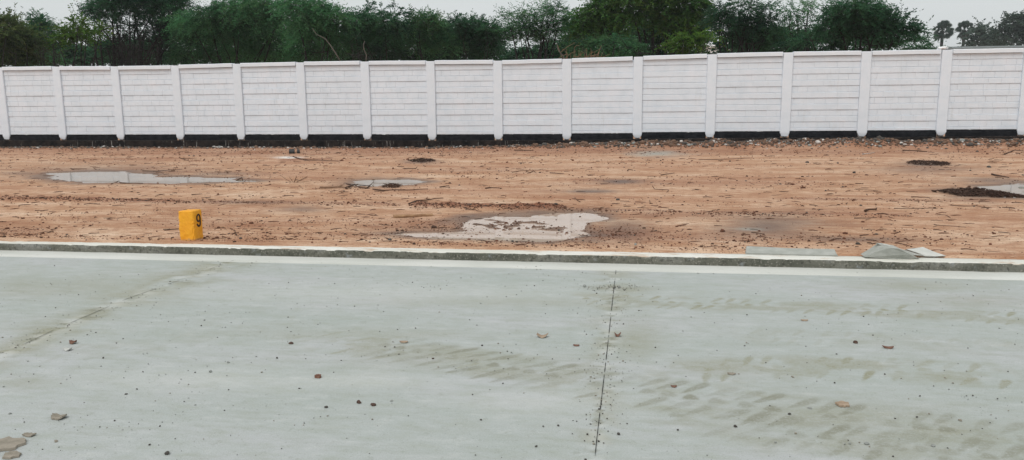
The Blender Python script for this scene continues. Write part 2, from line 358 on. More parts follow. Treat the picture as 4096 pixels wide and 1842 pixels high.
def ground_fields(X, Y):
    Z = base_z(Y)
    ok = (Y > KY-.2) & (Y < 40)
    P = np.stack([X, Y, Z], -1); px, py = proj(P); vis = ok & (((P-CAM)@fw) > 1)
    px = np.where(vis, px, -9e5); py = np.where(vis, py, -9e5)
    n = .014*(fbm(X/1.3, Y/1.1, 4, 3)-.5)+.010*(fbm(X/.9, Y/.16, 4, 5)-.5)+.012*(fbm(X/.16, Y/.13, 3, 8)-.5)
    amp = smooth(KY-.1, KY+.3, Y)
    warp = (fbm(X/.35, Y/.35, 4, 21)-.5)
    Z = Z+n*amp
    damp = np.zeros_like(X); red = np.zeros_like(X); grey = np.zeros_like(X); lime = np.zeros_like(X)
    for k, (els, isl) in PUD.items():
        d = np.min([E(px, py, *e) for e in els], 0)+warp*1.1
        m = 1-smooth(.45, 1.8, d)
        for e in isl:
            q = 1-smooth(.5, 1.4, E(px, py, *e)+warp*1.2)
            m = m*(1-.45*q*smooth(.36, .56, fbm(X/.30, Y/.22, 4, 23))-.55*q*smooth(.52, .66, fbm(X/.09, Y/.09, 2, 24)))
        wide = 1-smooth(1.0, 4.0, d)
        Z = Z*(1-wide)+(WZ[k]+.014+n*1.25+.008*(fbm(X/.10, Y/.07, 3, 25)-.5))*wide-.034*m
        damp = np.maximum(damp, .85*(1-smooth(.9, 3.6, d+warp*1.5)))
    # ridges thrown up by machine tracks: (x0,x1,y0,y1,half width, height)
    for (x0, x1, y0, y1, hw, hh) in ((0, 470, 499, 508, 5, .03), (470, 1010, 508, 514, 4, .012), (1030, 1425, 517, 523, 5.5, .045), (1425, 1950, 525, 538, 3, .012), (1780, 2300, 536, 540, 3, .008), (700, 840, 404, 400, 3, .02), (1950, 2560, 500, 508, 3, .006)):
        t = (px/K-x0)/(x1-x0); c = y0+(y1-y0)*t
        w = np.exp(-((py/K-c)/hw)**2)*smooth(-.05, .08, t)*(1-smooth(.9, 1.05, t))*(.35+1.1*fbm(X/.25, Y/.25, 3, 31))
        Z = Z+hh*w*(.5+1.0*fbm(X/.07, Y/.07, 2, 33)); red = np.maximum(red, np.clip(w*(.5+hh*14), 0, .95))
    def blob(A, x, y, rx, ry, s):
        g = min(.95, s*1.35)*np.exp(-E(px, py, x, y, rx, ry)*(1+1.6*warp)); np.maximum(A, g, out=A)
    for b in ((260, 435, 210, 18, .5), (1130, 585, 150, 14, .5), (1560, 457, 60, 7, .75), (1480, 482, 70, 5, .7), (1560, 575, 90, 26, .45), (1930, 570, 120, 30, .62), (1960, 560, 140, 12, .5), (2150, 603, 160, 8, .5), (760, 527, 60, 9, .45), (2490, 455, 90, 9, .55), (2400, 480, 60, 10, .5), (2330, 425, 120, 12, .4), (560, 437, 90, 6, .45), (930, 460, 90, 12, .5), (2330, 414, 62, 7, .8), (2455, 489, 80, 14, .95), (1060, 407, 40, 5, .8), (60, 437, 60, 6, .45), (1500, 530, 60, 8, .35), (620, 510, 120, 5, .4)): blob(damp, *b)
    for b in ((1300, 378, 1400, 7, .45), (200, 375, 300, 10, .45), (700, 385, 700, 9, .4), (1900, 382, 900, 7, .4), (1150, 430, 300, 6, .25), (450, 560, 260, 10, .25), (1750, 460, 350, 8, .22), (1560, 590, 120, 16, .6), (1100, 565, 120, 14, .4), (60, 580, 90, 14, .35), (350, 400, 200, 6, .3), (1720, 540, 240, 8, .4), (2300, 380, 300, 6, .3), (1800, 600, 300, 10, .35), (900, 590, 200, 10, .3)): blob(red, *b)
    for b in ((1650, 387, 62, 7, .95), (1885, 578, 32, 4, .5)): blob(grey, *b)  # the second blob paints a wet sheen on damp soil as grey
    for b in ((728, 397, 32, 2.6, 1.0), (1185, 384, 10, 1.5, .0)): blob(lime, *b)
    # mound of soil and rubble along the foot of the wall, higher towards the right
    h = np.interp(X, [-25, -12, -6, -2, 2, 12], [.02, .02, .02, .12, .22, .25])*(.55+.9*fbm(X/.5, Y/.5, 3, 41))
    Z = Z+h*np.exp(-((Y-23.45)/.38)**2)
    red = np.maximum(red, .75*np.exp(-((Y-23.3)/.5)**2)); damp = np.maximum(damp, .75*np.exp(-((Y-23.55)/.28)**2))
    # soil washed over the back of the kerb, uneven along its length
    edge = KY+np.interp(X, [-8, -4, -1.5, .2, 1.2, 4], [.05, .075, .13, .17, .235, .245])+.10*(fbm(X/.35, Y*0, 4, 51)-.5)
    over = smooth(0, .10, Y-edge)
    near = (Y > KY-.25) & (Y < KY+.5)
    Z = np.where(near, np.where(Y < KY+.02, -.06, np.minimum(Z, .058+.0*Z)*(1-over)+np.maximum(Z, .083+.012*fbm(X/.1, Y/.1, 3, 53))*over), Z)
    return Z, damp, red, grey, lime
def axis(parts):
    a = np.concatenate(parts); return np.unique(np.round(a, 5))
gx = axis([[-400, -300, -180, -120, -80, -60, -45, -35, -28], np.arange(-24, 15.01, .045), [18, 22, 28, 36, 50, 80, 120, 200, 300, 400]])
ys = [KY+.02]
while ys[-1] < 24: ys.append(ys[-1]+.022+(ys[-1]-KY)*.0036)
gy = axis([[-120, -60, -30, -15, -8, -3, 2, 5, 6.5, KY-.1, KY], ys, [25, 27, 30, 35, 42, 50, 62, 80, 110, 160, 260, 400, 520]])
GX, GY = np.meshgrid(gx, gy); 
def grid_faces(nx, ny):
    i = np.arange(nx-1)[None, :]+nx*np.arange(ny-1)[:, None]
    return np.stack([i, i+1, i+1+nx, i+nx], -1).reshape(-1, 4)
Zg, damp, red, grey, lime = ground_fields(GX.ravel(), GY.ravel())
ground = link('ground', mesh('ground', np.stack([GX.ravel(), GY.ravel(), Zg], -1), grid_faces(len(gx), len(gy)), M['dirt'], True, dict(damp=damp, red=red, grey=grey, lime=lime)))
struct(ground, 'bare orange brown earth with damp patches between the kerb and the white wall', 'ground')
def gz(x, y): return float(ground_fields(np.array([x]), np.array([y]))[0][0])
def gpt(px, py):               # photograph point (4096 wide) -> point on the ground
    z = .11
    for _ in range(4):
        p = onz(px, py, z); z = gz(p[0], p[1])
    return np.array([p[0], p[1], z])
for k, lab in (('front', 'wide muddy puddle in front nearest the kerb, with a mud island'), ('left', 'long shallow puddle at the left mirroring the white wall'), ('middle', 'small grey puddle behind the fallen branch'), ('side', 'puddle at the right edge beside the dark litter heap')):
    els = PUD[k][0]; P = np.array([onz((e[0]+sx*e[2]*1.35)*K, (e[1]+sy*e[3]*1.6)*K, WZ[k]) for e in els for sx in (-1, 1) for sy in (-1, 1)])
    x0, y0 = P.min(0)[:2]; x1, y1 = P.max(0)[:2]; cx, cy, a, b = (x0+x1)/2, (y0+y1)/2, (x1-x0)/2, (y1-y0)/2
    V = [(a*math.cos(t)*(abs(math.cos(t))**-.35 if abs(math.cos(t)) > .05 else 1), b*math.sin(t)*(abs(math.sin(t))**-.35 if abs(math.sin(t)) > .05 else 1), 0) for t in np.linspace(0, 2*math.pi, 40, endpoint=False)]
    w = link('water', mesh('water', V, [list(range(40))], M['clay_water' if k == 'front' else 'water']), None, (cx, cy, WZ[k])); struct(w, lab, 'puddle')

# ------------------------------------------------------------------ setting: concrete road, gutter strip, kerb
rx = axis([[-120, -60, -30, -18, -12, -9.5], np.arange(-8, 5.001, .014), [6.5, 9, 14, 25, 50, 120]])
ry = axis([[-8, -4, -1, .8, 1.8, 2.3], np.arange(2.7, KY-.001, .016), [KY]])
RX, RY = np.meshgrid(rx, ry); X, Y = RX.ravel(), RY.ravel()
Zr = .004*(fbm(X/.8, Y/.8, 3, 61)-.5)
px, py = proj(np.stack([X, Y, np.zeros_like(X)], -1)); seen = (Y > 1.5); px = np.where(seen, px/K, -9e5); py = np.where(seen, py/K, -9e5)
mud = np.zeros_like(X); tread = np.zeros_like(X); pale = np.zeros_like(X)
wx = (fbm(X/.3, Y/.3, 4, 71)-.5); wy = (fbm(X/.3, Y/.3, 4, 72)-.5)
def trail(pts, spacing, width, strength, target, seed):
    r = random.Random(seed)
    G = [onz(a*K, b*K, 0)[:2] for a, b in pts]
    seg = [np.linalg.norm(G[i+1]-G[i]) for i in range(len(G)-1)]; tot = sum(seg); s = 0
    bd = np.full(len(X), 9.0)
    for i in range(len(G)-1):
        dd = G[i+1]-G[i]; L2 = dd@dd; tt = np.clip(((X-G[i][0])*dd[0]+(Y-G[i][1])*dd[1])/L2, 0, 1); bd = np.minimum(bd, np.hypot(X-G[i][0]-tt*dd[0], Y-G[i][1]-tt*dd[1]))
    np.maximum(mud, strength*.62*(1-smooth(width*.35, width*.75, bd+wx*.15))*smooth(.35, .65, fbm(X/.2, Y/.14, 4, 74+seed)), out=mud)
    while s < tot:
        q = s; i = 0
        while i < len(seg)-1 and q > seg[i]: q -= seg[i]; i += 1
        d = (G[i+1]-G[i])/seg[i]; c = G[i]+d*q; nrm = np.array([-d[1], d[0]])
        for off, ang, l, w in ((.34, 1.0, .60, .13), (.02, .75, .22, .19), (-.34, 1.05, .60, .13)):
            if r.random() < .16: continue
            cc = c+nrm*off*width+d*(r.uniform(-.02, .02)+(spacing*.5 if off < 0 else 0)); a = math.atan2(d[1], d[0])+ang+r.uniform(-.12, .12)
            dx = X-cc[0]; dy = Y-cc[1]; near = (abs(dx) < width) & (abs(dy) < width)
            if not near.any(): continue
            u = (dx[near]*math.cos(a)+dy[near]*math.sin(a))/(l*width*.5)+wx[near]*.5; v = (-dx[near]*math.sin(a)+dy[near]*math.cos(a))/(w*width*.5)+wy[near]*.9
            v = v*(1+.55*np.clip(-u, -1, 1)); e = .92*(1-smooth(.72, 1.1, np.maximum(np.sqrt(u*u+v*v), np.abs(u)*.4)))*strength*r.uniform(.35, 1.1)
            target[near] = np.maximum(target[near], e)
        s += spacing*r.uniform(.93, 1.07)
trail([(960, 868), (1250, 922), (1500, 968), (1800, 1012), (2100, 1052), (2400, 1085), (2620, 1115)], .135, .42, .66, tread, 1)
trail([(1700, 1045), (2000, 1090), (2300, 1130), (2600, 1165)], .135, .36, .5, tread, 7)
trail([(1900, 845), (2200, 855), (2575, 880)], .15, .3, .3, mud, 8)
trail([(760, 845), (980, 885), (1300, 915), (1520, 945)], .135, .34, .5, mud, 2)
trail([(1480, 752), (1700, 762), (2000, 772), (2300, 784), (2620, 806)], .12, .34, .75, mud, 3)
trail([(1720, 935), (2000, 922), (2300, 930), (2480, 945)], .14, .36, .7, mud, 4)
trail([(1900, 1080), (2200, 1125), (2500, 1150)], .2, .36, .4, tread, 5)
trail([(0, 905), (260, 880), (520, 850), (800, 800)], .2, .3, .22, mud, 6)
def rblob(A, x, y, rx_, ry_, s):
    g = s*np.exp(-(((px-x)/rx_)**2+((py-y)/ry_)**2)*(1+1.5*wx)); np.maximum(A, g, out=A)
def line_d(x0, y0, x1, y1):
    t = np.clip(((px-x0)*(x1-x0)+(py-y0)*(y1-y0))/((x1-x0)**2+(y1-y0)**2), 0, 1)
    return np.abs(py-(y0+t*(y1-y0)))+np.abs(px-(x0+t*(x1-x0)))*.25
J1 = [(590, 655), (452, 706), (322, 752), (144, 828), (0, 896)]
d1 = np.min([line_d(*J1[i], *J1[i+1]) for i in range(4)], 0)
n_ = fbm(X/.25, Y/.18, 4, 81)
mud = np.maximum(mud, .62*np.exp(-(d1/30)**2)*smooth(.2, .6, n_)); pale = np.maximum(pale, .45*np.exp(-(d1/13)**2)*smooth(.50, .66, fbm(X/.16, Y/.12, 4, 82))); tread = np.maximum(tread, .85*np.exp(-(d1/15)**2)*smooth(.56, .68, fbm(X/.13, Y/.06, 4, 83)))
d2 = np.abs(px-np.interp(py, [680, 1115, 1158], [1549, 1501, 1494]))
mud = np.maximum(mud, .45*np.exp(-(d2/48)**2)*smooth(.4, .65, n_)); pale = np.maximum(pale, .42*np.exp(-(d2/24)**2)*smooth(.46, .62, fbm(X/.12, Y/.07, 4, 85)))
tread = np.maximum(tread, .75*np.exp(-(d2/24)**2)*smooth(.60, .72, fbm(X/.07, Y/.045, 3, 86)))
for b in ((220, 725, 200, 30, .35), (60, 720, 90, 30, .35), (2100, 1050, 280, 40, .45), (2380, 1085, 200, 30, .5), (1600, 860, 60, 50, .45), (1585, 730, 60, 10, .5), (2300, 720, 160, 14, .4), (2440, 760, 160, 20, .3), (1150, 905, 260, 20, .3), (60, 960, 80, 16, .3), (1820, 925, 110, 16, .45), (1300, 760, 300, 12, .28), (900, 840, 300, 14, .25)): rblob(mud, *b)
for b in ((1540, 725, 60, 4, .8), (45, 1118, 34, 14, .0)): rblob(tread, *b)
for b in ((500, 955, 260, 26, .3), (900, 960, 200, 18, .3), (1350, 1010, 200, 30, .25), (1000, 735, 500, 24, .25)): rblob(pale, *b)
mud = np.clip(mud*1.35*(.7+.6*n_), 0, 1); tread = np.clip(tread*1.35*(.7+.6*n_), 0, 1)
road = link('road', mesh('road', np.stack([X, Y, Zr], -1), grid_faces(len(rx), len(ry)), M['road'], True, dict(mud=mud, tread=tread, pale=pale)))
struct(road, 'pale grey green concrete road with mud tyre prints', 'road')
def strip_line(pts, width, gaps, seed):
    mb = MB(); r = random.Random(seed); G = [onz(a*K, b*K, 0) for a, b in pts]
    P = []
    for i in range(len(G)-1):
        L = np.linalg.norm(G[i+1]-G[i]); n = max(2, int(L/.03))
        P += [G[i]+(G[i+1]-G[i])*t for t in np.linspace(0, 1, n, endpoint=False)]
    k = 0
    while k < len(P)-2:
        run = r.randint(3, 18)
        seg = P[k:k+run]
        if len(seg) > 2:
            d = seg[-1]-seg[0]; d = d/np.linalg.norm(d); nn = np.array([-d[1], d[0], 0])
            V = []
            for q, p in enumerate(seg):
                w = width*r.uniform(.5, 1.2)*(.2 if q in (0, len(seg)-1) else 1)
                V += [p+nn*w/2+[0, 0, .005], p-nn*w/2+[0, 0, .005]]
            mb.add(V, [[2*q, 2*q+1, 2*q+3, 2*q+2] for q in range(len(seg)-1)])
        k += run+(r.randint(1, 5) if r.random() < gaps else 0)
    return mb
j = build(strip_line([(1549, 681), (1540, 760), (1527, 880), (1512, 1010), (1500, 1112), (1494, 1175)], .0048, .3, 1), 'road_joint', M['joint']); struct(j, 'broken black saw cut joint crossing the concrete road', 'road joint')
j = build(strip_line([(590, 655), (452, 706), (322, 752), (144, 828), (40, 877)], .0045, .95, 2), 'road_joint', M['joint']); struct(j, 'worn diagonal joint at the left of the concrete road', 'road joint')
# gutter strip of pale cement at the foot of the kerb
ux = axis([[-120, -60, -30, -18, -12], np.arange(-9, 6.001, .03), [9, 14, 25, 50, 120]])
edge = KY-.305+.02*(fbm(ux/.5, ux*0, 4, 91)-.5)
V = []; prof = [(0, -.006), (.02, .003), (.5, .004), (1, .005)]
for t, z in prof: V.append(np.stack([ux, edge+(KY-edge)*t, np.full_like(ux, z)+.004*(fbm(ux/.2, ux*0+t*9, 3, 92)-.5)], -1))
g = link('gutter', mesh('gutter', np.concatenate(V), grid_faces(len(ux), 4), M['gutter'], True)); struct(g, 'pale cement strip between the kerb and the road', 'gutter')
# kerb
kx = axis([[-120, -60, -30, -18, -12], np.arange(-9, 6.001, .022), [9, 14, 25, 50, 120]])
kprof = [(0, -.03), (0, .0), (.002, .02), (.0, .04), (.001, .066), (.003, .080), (.012, .084), (.07, .084), (.15, .083), (.25, .074), (.255, -.03)]
V = []
for q, (dy, z) in enumerate(kprof):
    a = (fbm(kx/.06, kx*0+q*.9, 3, 95)-.5); bb = (fbm(kx/.5, kx*0+q*.2, 3, 96)-.5)
    chip = smooth(.64, .74, fbm(kx/.09, kx*0+3, 3, 97))*(.4 if q in (5, 6, 7) else .2 if q in (3, 4) else 0)
    z = z-chip*(.022 if q in (5, 6) else .006); dy = dy+chip*.018*(q in (4, 5, 6))
    V.append(np.stack([kx, KY+dy+(.016*a+.012*bb if q < 6 else .01*bb), z+.004*a*(q > 4)], -1))
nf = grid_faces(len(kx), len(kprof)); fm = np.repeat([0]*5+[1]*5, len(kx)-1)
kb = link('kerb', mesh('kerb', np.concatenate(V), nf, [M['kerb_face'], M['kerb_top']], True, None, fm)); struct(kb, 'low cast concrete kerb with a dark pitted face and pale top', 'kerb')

# ------------------------------------------------------------------ the white boundary wall
PXt = [(393, 470), (803, 468), (1225, 462), (1657.5, 450)]
posts = []
raw = [(0, 393, 470, 440, 985), (0, 803, 468, 847, 985), (0, 1225, 462, 1268, 985), (0, 1657.5, 450, 1694, 985),
 (1024, 310, 440, 334, 985), (1024, 761, 434, 783, 985), (1024, 1222.5, 431, 1237.5, 988), (1024, 1697.5, 428, 1700, 985),
 (2048, 389, 415, 381.5, 985), (2048, 890, 400, 876, 975), (2048, 1409, 383, 1386.5, 970), (3072, 146, 370, 115, 965), (3072, 696, 362, 658, 965), (3072, 1261, 352, 1214, 958)]
for off, xt, yt, xb, yb in raw:
    t = ony(off+xt/1.7549, yt/1.7549, WY); b = ony(off+xb/1.7549, yb/1.7549, WY)
    posts.append([(t[0]+b[0])/2, t[2], b[2]])
bay = (posts[-1][0]-posts[0][0])/13
for k in range(1, 5): posts.insert(0, [posts[0][0]-bay, posts[0][1]+.004, posts[0][2]+.004])
for k in range(1, 5): posts.append([posts[-1][0]+bay, posts[-1][1]+.004, posts[-1][2]+.010])
wall = thing('boundary_wall', 'long white painted block wall with square posts and a black tarred base', 'wall', (0, WY, 0))
PW = .27
for x, zt, zb in posts:
    mb = MB(); H = zt-zb; hw = PW/2
    lv = [(0, .42), (.03, .60+random.uniform(-.1, .1)), (.07, .80), (.12, .97), (.15, 1.0)]+[(h, 1.0) for h in np.linspace(.35, H-.03, 6)]+[(H, .95)]
    V = []
    sk = random.uniform(-.18, .18)
    for h, s in lv:
        q = hw*s; c = sk*hw*(1-s)*1.5+.004*random.uniform(-1, 1); d = .03*(1-s)
        V += [(c-q, d, h), (c-q*.9, d-.012*s, h), (c+q*.9, d-.012*s, h), (c+q, d, h), (c+q, .2, h), (c-q, .2, h)]
    n = 6; Fc = []
    for i in range(len(lv)-1):
        for k in range(n): Fc.append([i*n+k, i*n+(k+1) % n, i*n+n+(k+1) % n, i*n+n+k])
    Fc.append([(len(lv)-1)*n+k for k in range(n)]); Fc.append(list(range(n))[::-1])
    mb.add(V, Fc); build(mb, 'post', M['white_post'], wall, (x, 0, zb))
for i in range(len(posts)-1):
    xa, ta, ba = posts[i]; xb, tb, bb = posts[i+1]
    x0, x1 = xa+PW/2, xb-PW/2; L = x1-x0; zb = (ba+bb)/2; zt = (ta+tb)/2
    sl = (tb-ta)/(xb-xa); slb = (bb-ba)/(xb-xa)
    # coping stone
    mb = MB(); ct = .016; ch = .115
    jz = random.uniform(-.006, .008)
    V = []
    for q, xx in enumerate(np.linspace(x0+.006, x1-.03*random.random()-.004, 7)):
        zz = zt+sl*(xx-(xa+xb)/2)+ct+jz+random.uniform(-.003, .003)
        V += [(xx, -.022, zz-ch), (xx, -.024, zz-.012), (xx, -.002, zz), (xx, .19, zz), (xx, .19, zz-ch)]
    Fc = []
    for q in range(6):
        for k in range(5): Fc.append([q*5+k, q*5+5+k, q*5+5+(k+1) % 5, q*5+(k+1) % 5])
    Fc += [[0, 1, 2, 3, 4], [34, 33, 32, 31, 30]]
    mb.add(V, Fc); build(mb, 'coping', M['white_coping'], wall)
    # block panel: courses of separate blocks over a recessed bed
    mb = MB(); pz0 = zb+.175; pz1 = zt+ct-ch; nC = 13; ch_ = (pz1-pz0)/(nC-.45)
    mb.box(x0-.02, x1+.02, .080, .17, pz0-.02, pz1+.03)
    z = pz0
    for c in range(nC):
        hgt = ch_*(.55 if c == 0 else 1); heavy = (c % 2 == 0)
        gap = .0055 if heavy else .004
        proud = .012 if heavy else .0
        z1 = z+hgt
        bl = random.uniform(.27, .36); xs = [x0]; xx = x0+bl*random.uniform(.2, 1)
        while xx < x1-.08: xs.append(xx); xx += bl*random.uniform(.9, 1.12)
        xs.append(x1)
        tilt = random.uniform(-.003, .003)
        rowy = .050-proud+random.uniform(-.003, .003)
        mb.box(x0, x1, rowy+.009 if not heavy else rowy+.007, .085, z, z1-gap*(1 if heavy else .3))
        for q in range(len(xs)-1):
            y = rowy+random.uniform(-.0025, .0025)
            mb.box(xs[q]+.0022, xs[q+1]-.0022, y, .082, z+.002, z1-gap+tilt, 0, .009 if heavy else .004, .0012)
        z = z1
    build(mb, 'panel', M['white'], wall)
    # tarred plinth beam, its top edge splashed with white
    mb = MB(); n = 40
    V = []
    for xx in np.linspace(x0-.02, x1+.02, n):
        zz = slb*(xx-(xa+xb)/2); j_ = .012*(random.random()-.5)
        V += [(xx, .018, zz-.05), (xx, .022, zz+.10), (xx, .036, zz+.165+j_), (xx, .048, zz+.205+j_), (xx, .075, zz+.21)]
    Fc = []
    for q in range(n-1):
        for k in range(4): Fc.append([q*5+k, q*5+5+k, q*5+6+k, q*5+1+k])
    mb.add(V, Fc); build(mb, 'plinth', M['plinth'], wall, (0, 0, zb))
mb = MB()
V = []; xs = np.arange(posts[0][0]-.2, posts[-1][0]+.2, .15); zbx = np.interp(xs, [p[0] for p in posts], [p[2] for p in posts])
for xx, zz in zip(xs, zbx):
    a = random.uniform(-.006, .006); d = random.uniform(-.012, .012)
    V += [(xx, -.10+d, -.1), (xx, -.095+d, zz*.5), (xx, -.09+a, zz-.022), (xx, -.075+a, zz-.010), (xx, .06, zz-.004)]
Fc = []
for q in range(len(xs)-1):
    for k in range(4): Fc.append([q*5+k, q*5+5+k, q*5+6+k, q*5+1+k])
mb.add(V, Fc); build(mb, 'footing', M['footing'], wall)
# crumpled white sack left on a post top
px_, zt_ = posts[17][0], posts[17][1]
V, Fc = ICO[2]; V = V*np.array([.14, .09, .05])*(1+.35*(rng.random((len(V), 1))-.5)); V[:, 0] += V[:, 2]*.5
sk = link('plastic_sack', mesh('plastic_sack', V, Fc, M['plastic'], False), None, (px_-.11, WY+.08, zt_+.055)); tag(sk, 'crumpled white plastic sack lying on top of a wall post', 'sack')

# ------------------------------------------------------------------ rubble, clods, grit (uncountable)
def scatter(name, P, S, mats, mi, sub=0, flat=.65):
    V0, F0 = ICO[sub]; n = len(P); nv = len(V0)
    D = 1+.35*(rng.random((n, nv, 1))-.5)
    ang = rng.random(n)*6.283; c, s = np.cos(ang)[:, None], np.sin(ang)[:, None]
    W = V0[None]*D; W = W*(S[:, None, None]*np.stack([np.ones(n), rng.uniform(.5, 1, n), flat*rng.uniform(.6, 1.2, n)], -1)[:, None, :])
    x = W[..., 0]*c-W[..., 1]*s; y = W[..., 0]*s+W[..., 1]*c
    V = np.stack([x, y, W[..., 2]], -1)+P[:, None, :]
    Fa = (F0[None]+(np.arange(n)*nv)[:, None, None]).reshape(-1, 3)
    return link(name, mesh(name, V.reshape(-1, 3), Fa, mats, False, None, np.repeat(mi, len(F0))))
n = 9000
xr = rng.uniform(-22, 13, n); dens = np.interp(xr, [-22, -14, -8, -3, 0, 13], [.5, .35, .2, .5, 1, 1]); keep = rng.random(n) < dens; xr = xr[keep]
yr = 23.42-np.abs(rng.normal(0, .20, len(xr))); zr = ground_fields(xr, yr)[0]
sr = np.clip(rng.lognormal(-3.75, .5, len(xr)), .010, .085)
o = scatter('rubble', np.stack([xr, yr, zr+sr*.2], -1), sr, [M['brownstone'], M['stone'], M['stone_pale'], M['stone_grey']], rng.choice(4, len(xr), p=[.58, .31, .07, .04]), 1)
tag(o, 'strip of broken brick, soil and stones along the foot of the wall', 'rubble', None, 'stuff')
n = 32000
yc = KY+.3+(23-KY)*rng.random(n)**1.5; xc = rng.uniform(-1.02, .60, n)*yc+0; 
zc, dm, rd, _, _ = ground_fields(xc, yc)
keep = rng.random(n) < (.55*smooth(.46, .66, fbm(xc/1.5, yc/.7, 3, 101))+1.1*rd+.05); xc, yc, zc, rd = xc[keep], yc[keep], zc[keep], rd[keep]
rid = [(0, 470, 499, 508, 3.5, 900), (470, 1010, 508, 514, 2.5, 350), (1030, 1425, 517, 523, 3.5, 1300), (1425, 1950, 525, 538, 2.5, 350), (1780, 2300, 536, 540, 3, 260), (1990, 2380, 500, 505, 2.5, 120)]
ex = []
for a_, b_, c_, d_, w_, k_ in rid:
    t_ = rng.random(k_); q_ = (1+.6*np.sin(t_*23+a_))*w_
    ex.append(np.stack([a_+(b_-a_)*t_, c_+(d_-c_)*t_+rng.normal(0, 1, k_)*q_*.6], -1))
for cx_, cy_, sx_, sy_, k_ in ((1290, 563, 70, 9, 330), (1410, 572, 50, 8, 130), (1200, 604, 150, 3, 130), (1560, 585, 60, 12, 220), (1120, 572, 90, 8, 260), (60, 575, 60, 9, 160), (560, 590, 60, 8, 90), (1000, 590, 160, 8, 250), (2260, 590, 120, 8, 90), (1850, 600, 120, 6, 90)):
    ex.append(np.stack([rng.normal(cx_, sx_, k_), rng.normal(cy_, sy_, k_)], -1))
ex = np.concatenate(ex); ex = ex[ex[:, 1] < 612]; ex = np.array([onz(a_*K, b_*K, .10) for a_, b_ in ex]); ex = ex[ex[:, 1] > KY+.12]
xc = np.concatenate([xc, ex[:, 0]]); yc = np.concatenate([yc, ex[:, 1]]); zc = np.concatenate([zc, ground_fields(ex[:, 0], ex[:, 1])[0]])
zc = np.maximum(zc, np.where((abs(yc-9.1) < 1.3) & (xc > -2.4) & (xc < 1), WZ['front']-.004, -1))
sc = np.clip(rng.lognormal(-5.1, .5, len(xc))*(1+.05*(yc-KY)), .004, .045)
o = scatter('clods', np.stack([xc, yc, zc+sc*.15], -1), sc, [M['crumb'], M['stone'], M['twig']], rng.choice(3, len(xc), p=[.72, .1, .18]), 0)
tag(o, 'small crumbs of dark soil scattered over the bare earth', 'soil crumbs', None, 'stuff')
mb = MB()
for _ in range(1900):
    y = KY+.4+15*random.random()**1.4; x = random.uniform(-1.0, .6)*y; a = random.gauss(0, .7)
    if float(fbm(np.array([x/1.2]), np.array([y/.6]), 2, 105)[0]) < random.uniform(.3, .6): continue
    l = random.uniform(.03, .13)*(1+.03*y); rr = random.uniform(.0015, .0035)*(1+.05*y); z = gz(x, y)+rr
    d = np.array([math.cos(a), math.sin(a), random.uniform(-.05, .12)])*l/2; k = np.array([random.gauss(0, .012), random.gauss(0, .012), .004])
    mb.tube([np.array([x, y, z])-d, np.array([x, y, z])+k, np.array([x, y, z])+d], [rr, rr, rr*.6], 4, random.choice((0, 0, 1)))
o = build(mb, 'twig_litter', [M['twig'], M['crumb']]); tag(o, 'fine broken twig litter strewn over the bare earth', 'twig litter', None, 'stuff')
n = 2600
yq = 2.9+(KY-3.0)*rng.random(n); xq = rng.uniform(-1.0, .58, n)*yq
keep = rng.random(n) < .25+.9*smooth(.45, .7, fbm(xq/.8, yq/.5, 3, 111)); xq, yq = xq[keep], yq[keep]
m_ = 250; t = rng.random(m_); jx = 1549+(1501-1549)*t; jy = 685+430*t
extra = np.array([onz((a+rng.normal(0, 26))*K, (b+rng.normal(0, 8))*K, 0) for a, b in zip(jx, jy)]+[onz((1545+rng.normal(0, 45))*K, (724+rng.normal(0, 4))*K, 0) for _ in range(150)]+[onz((c_[0]+rng.normal(0, 18))*K, (c_[1]+rng.normal(0, 9))*K, 0) for c_ in [(570-570*q, 664+225*q) for q in rng.random(150)]])
xq = np.concatenate([xq, extra[:, 0]]); yq = np.concatenate([yq, extra[:, 1]])
sq = np.clip(rng.lognormal(-5.85, .45, len(xq)), .0016, .0065)
o = scatter('grit', np.stack([xq, yq, sq*.3+.002], -1), sq, [M['stone'], M['stone_grey'], M['mudflake']], rng.choice(3, len(xq), p=[.55, .25, .2]), 0)
tag(o, 'fine dark grit scattered over the concrete road', 'grit', None, 'stuff')

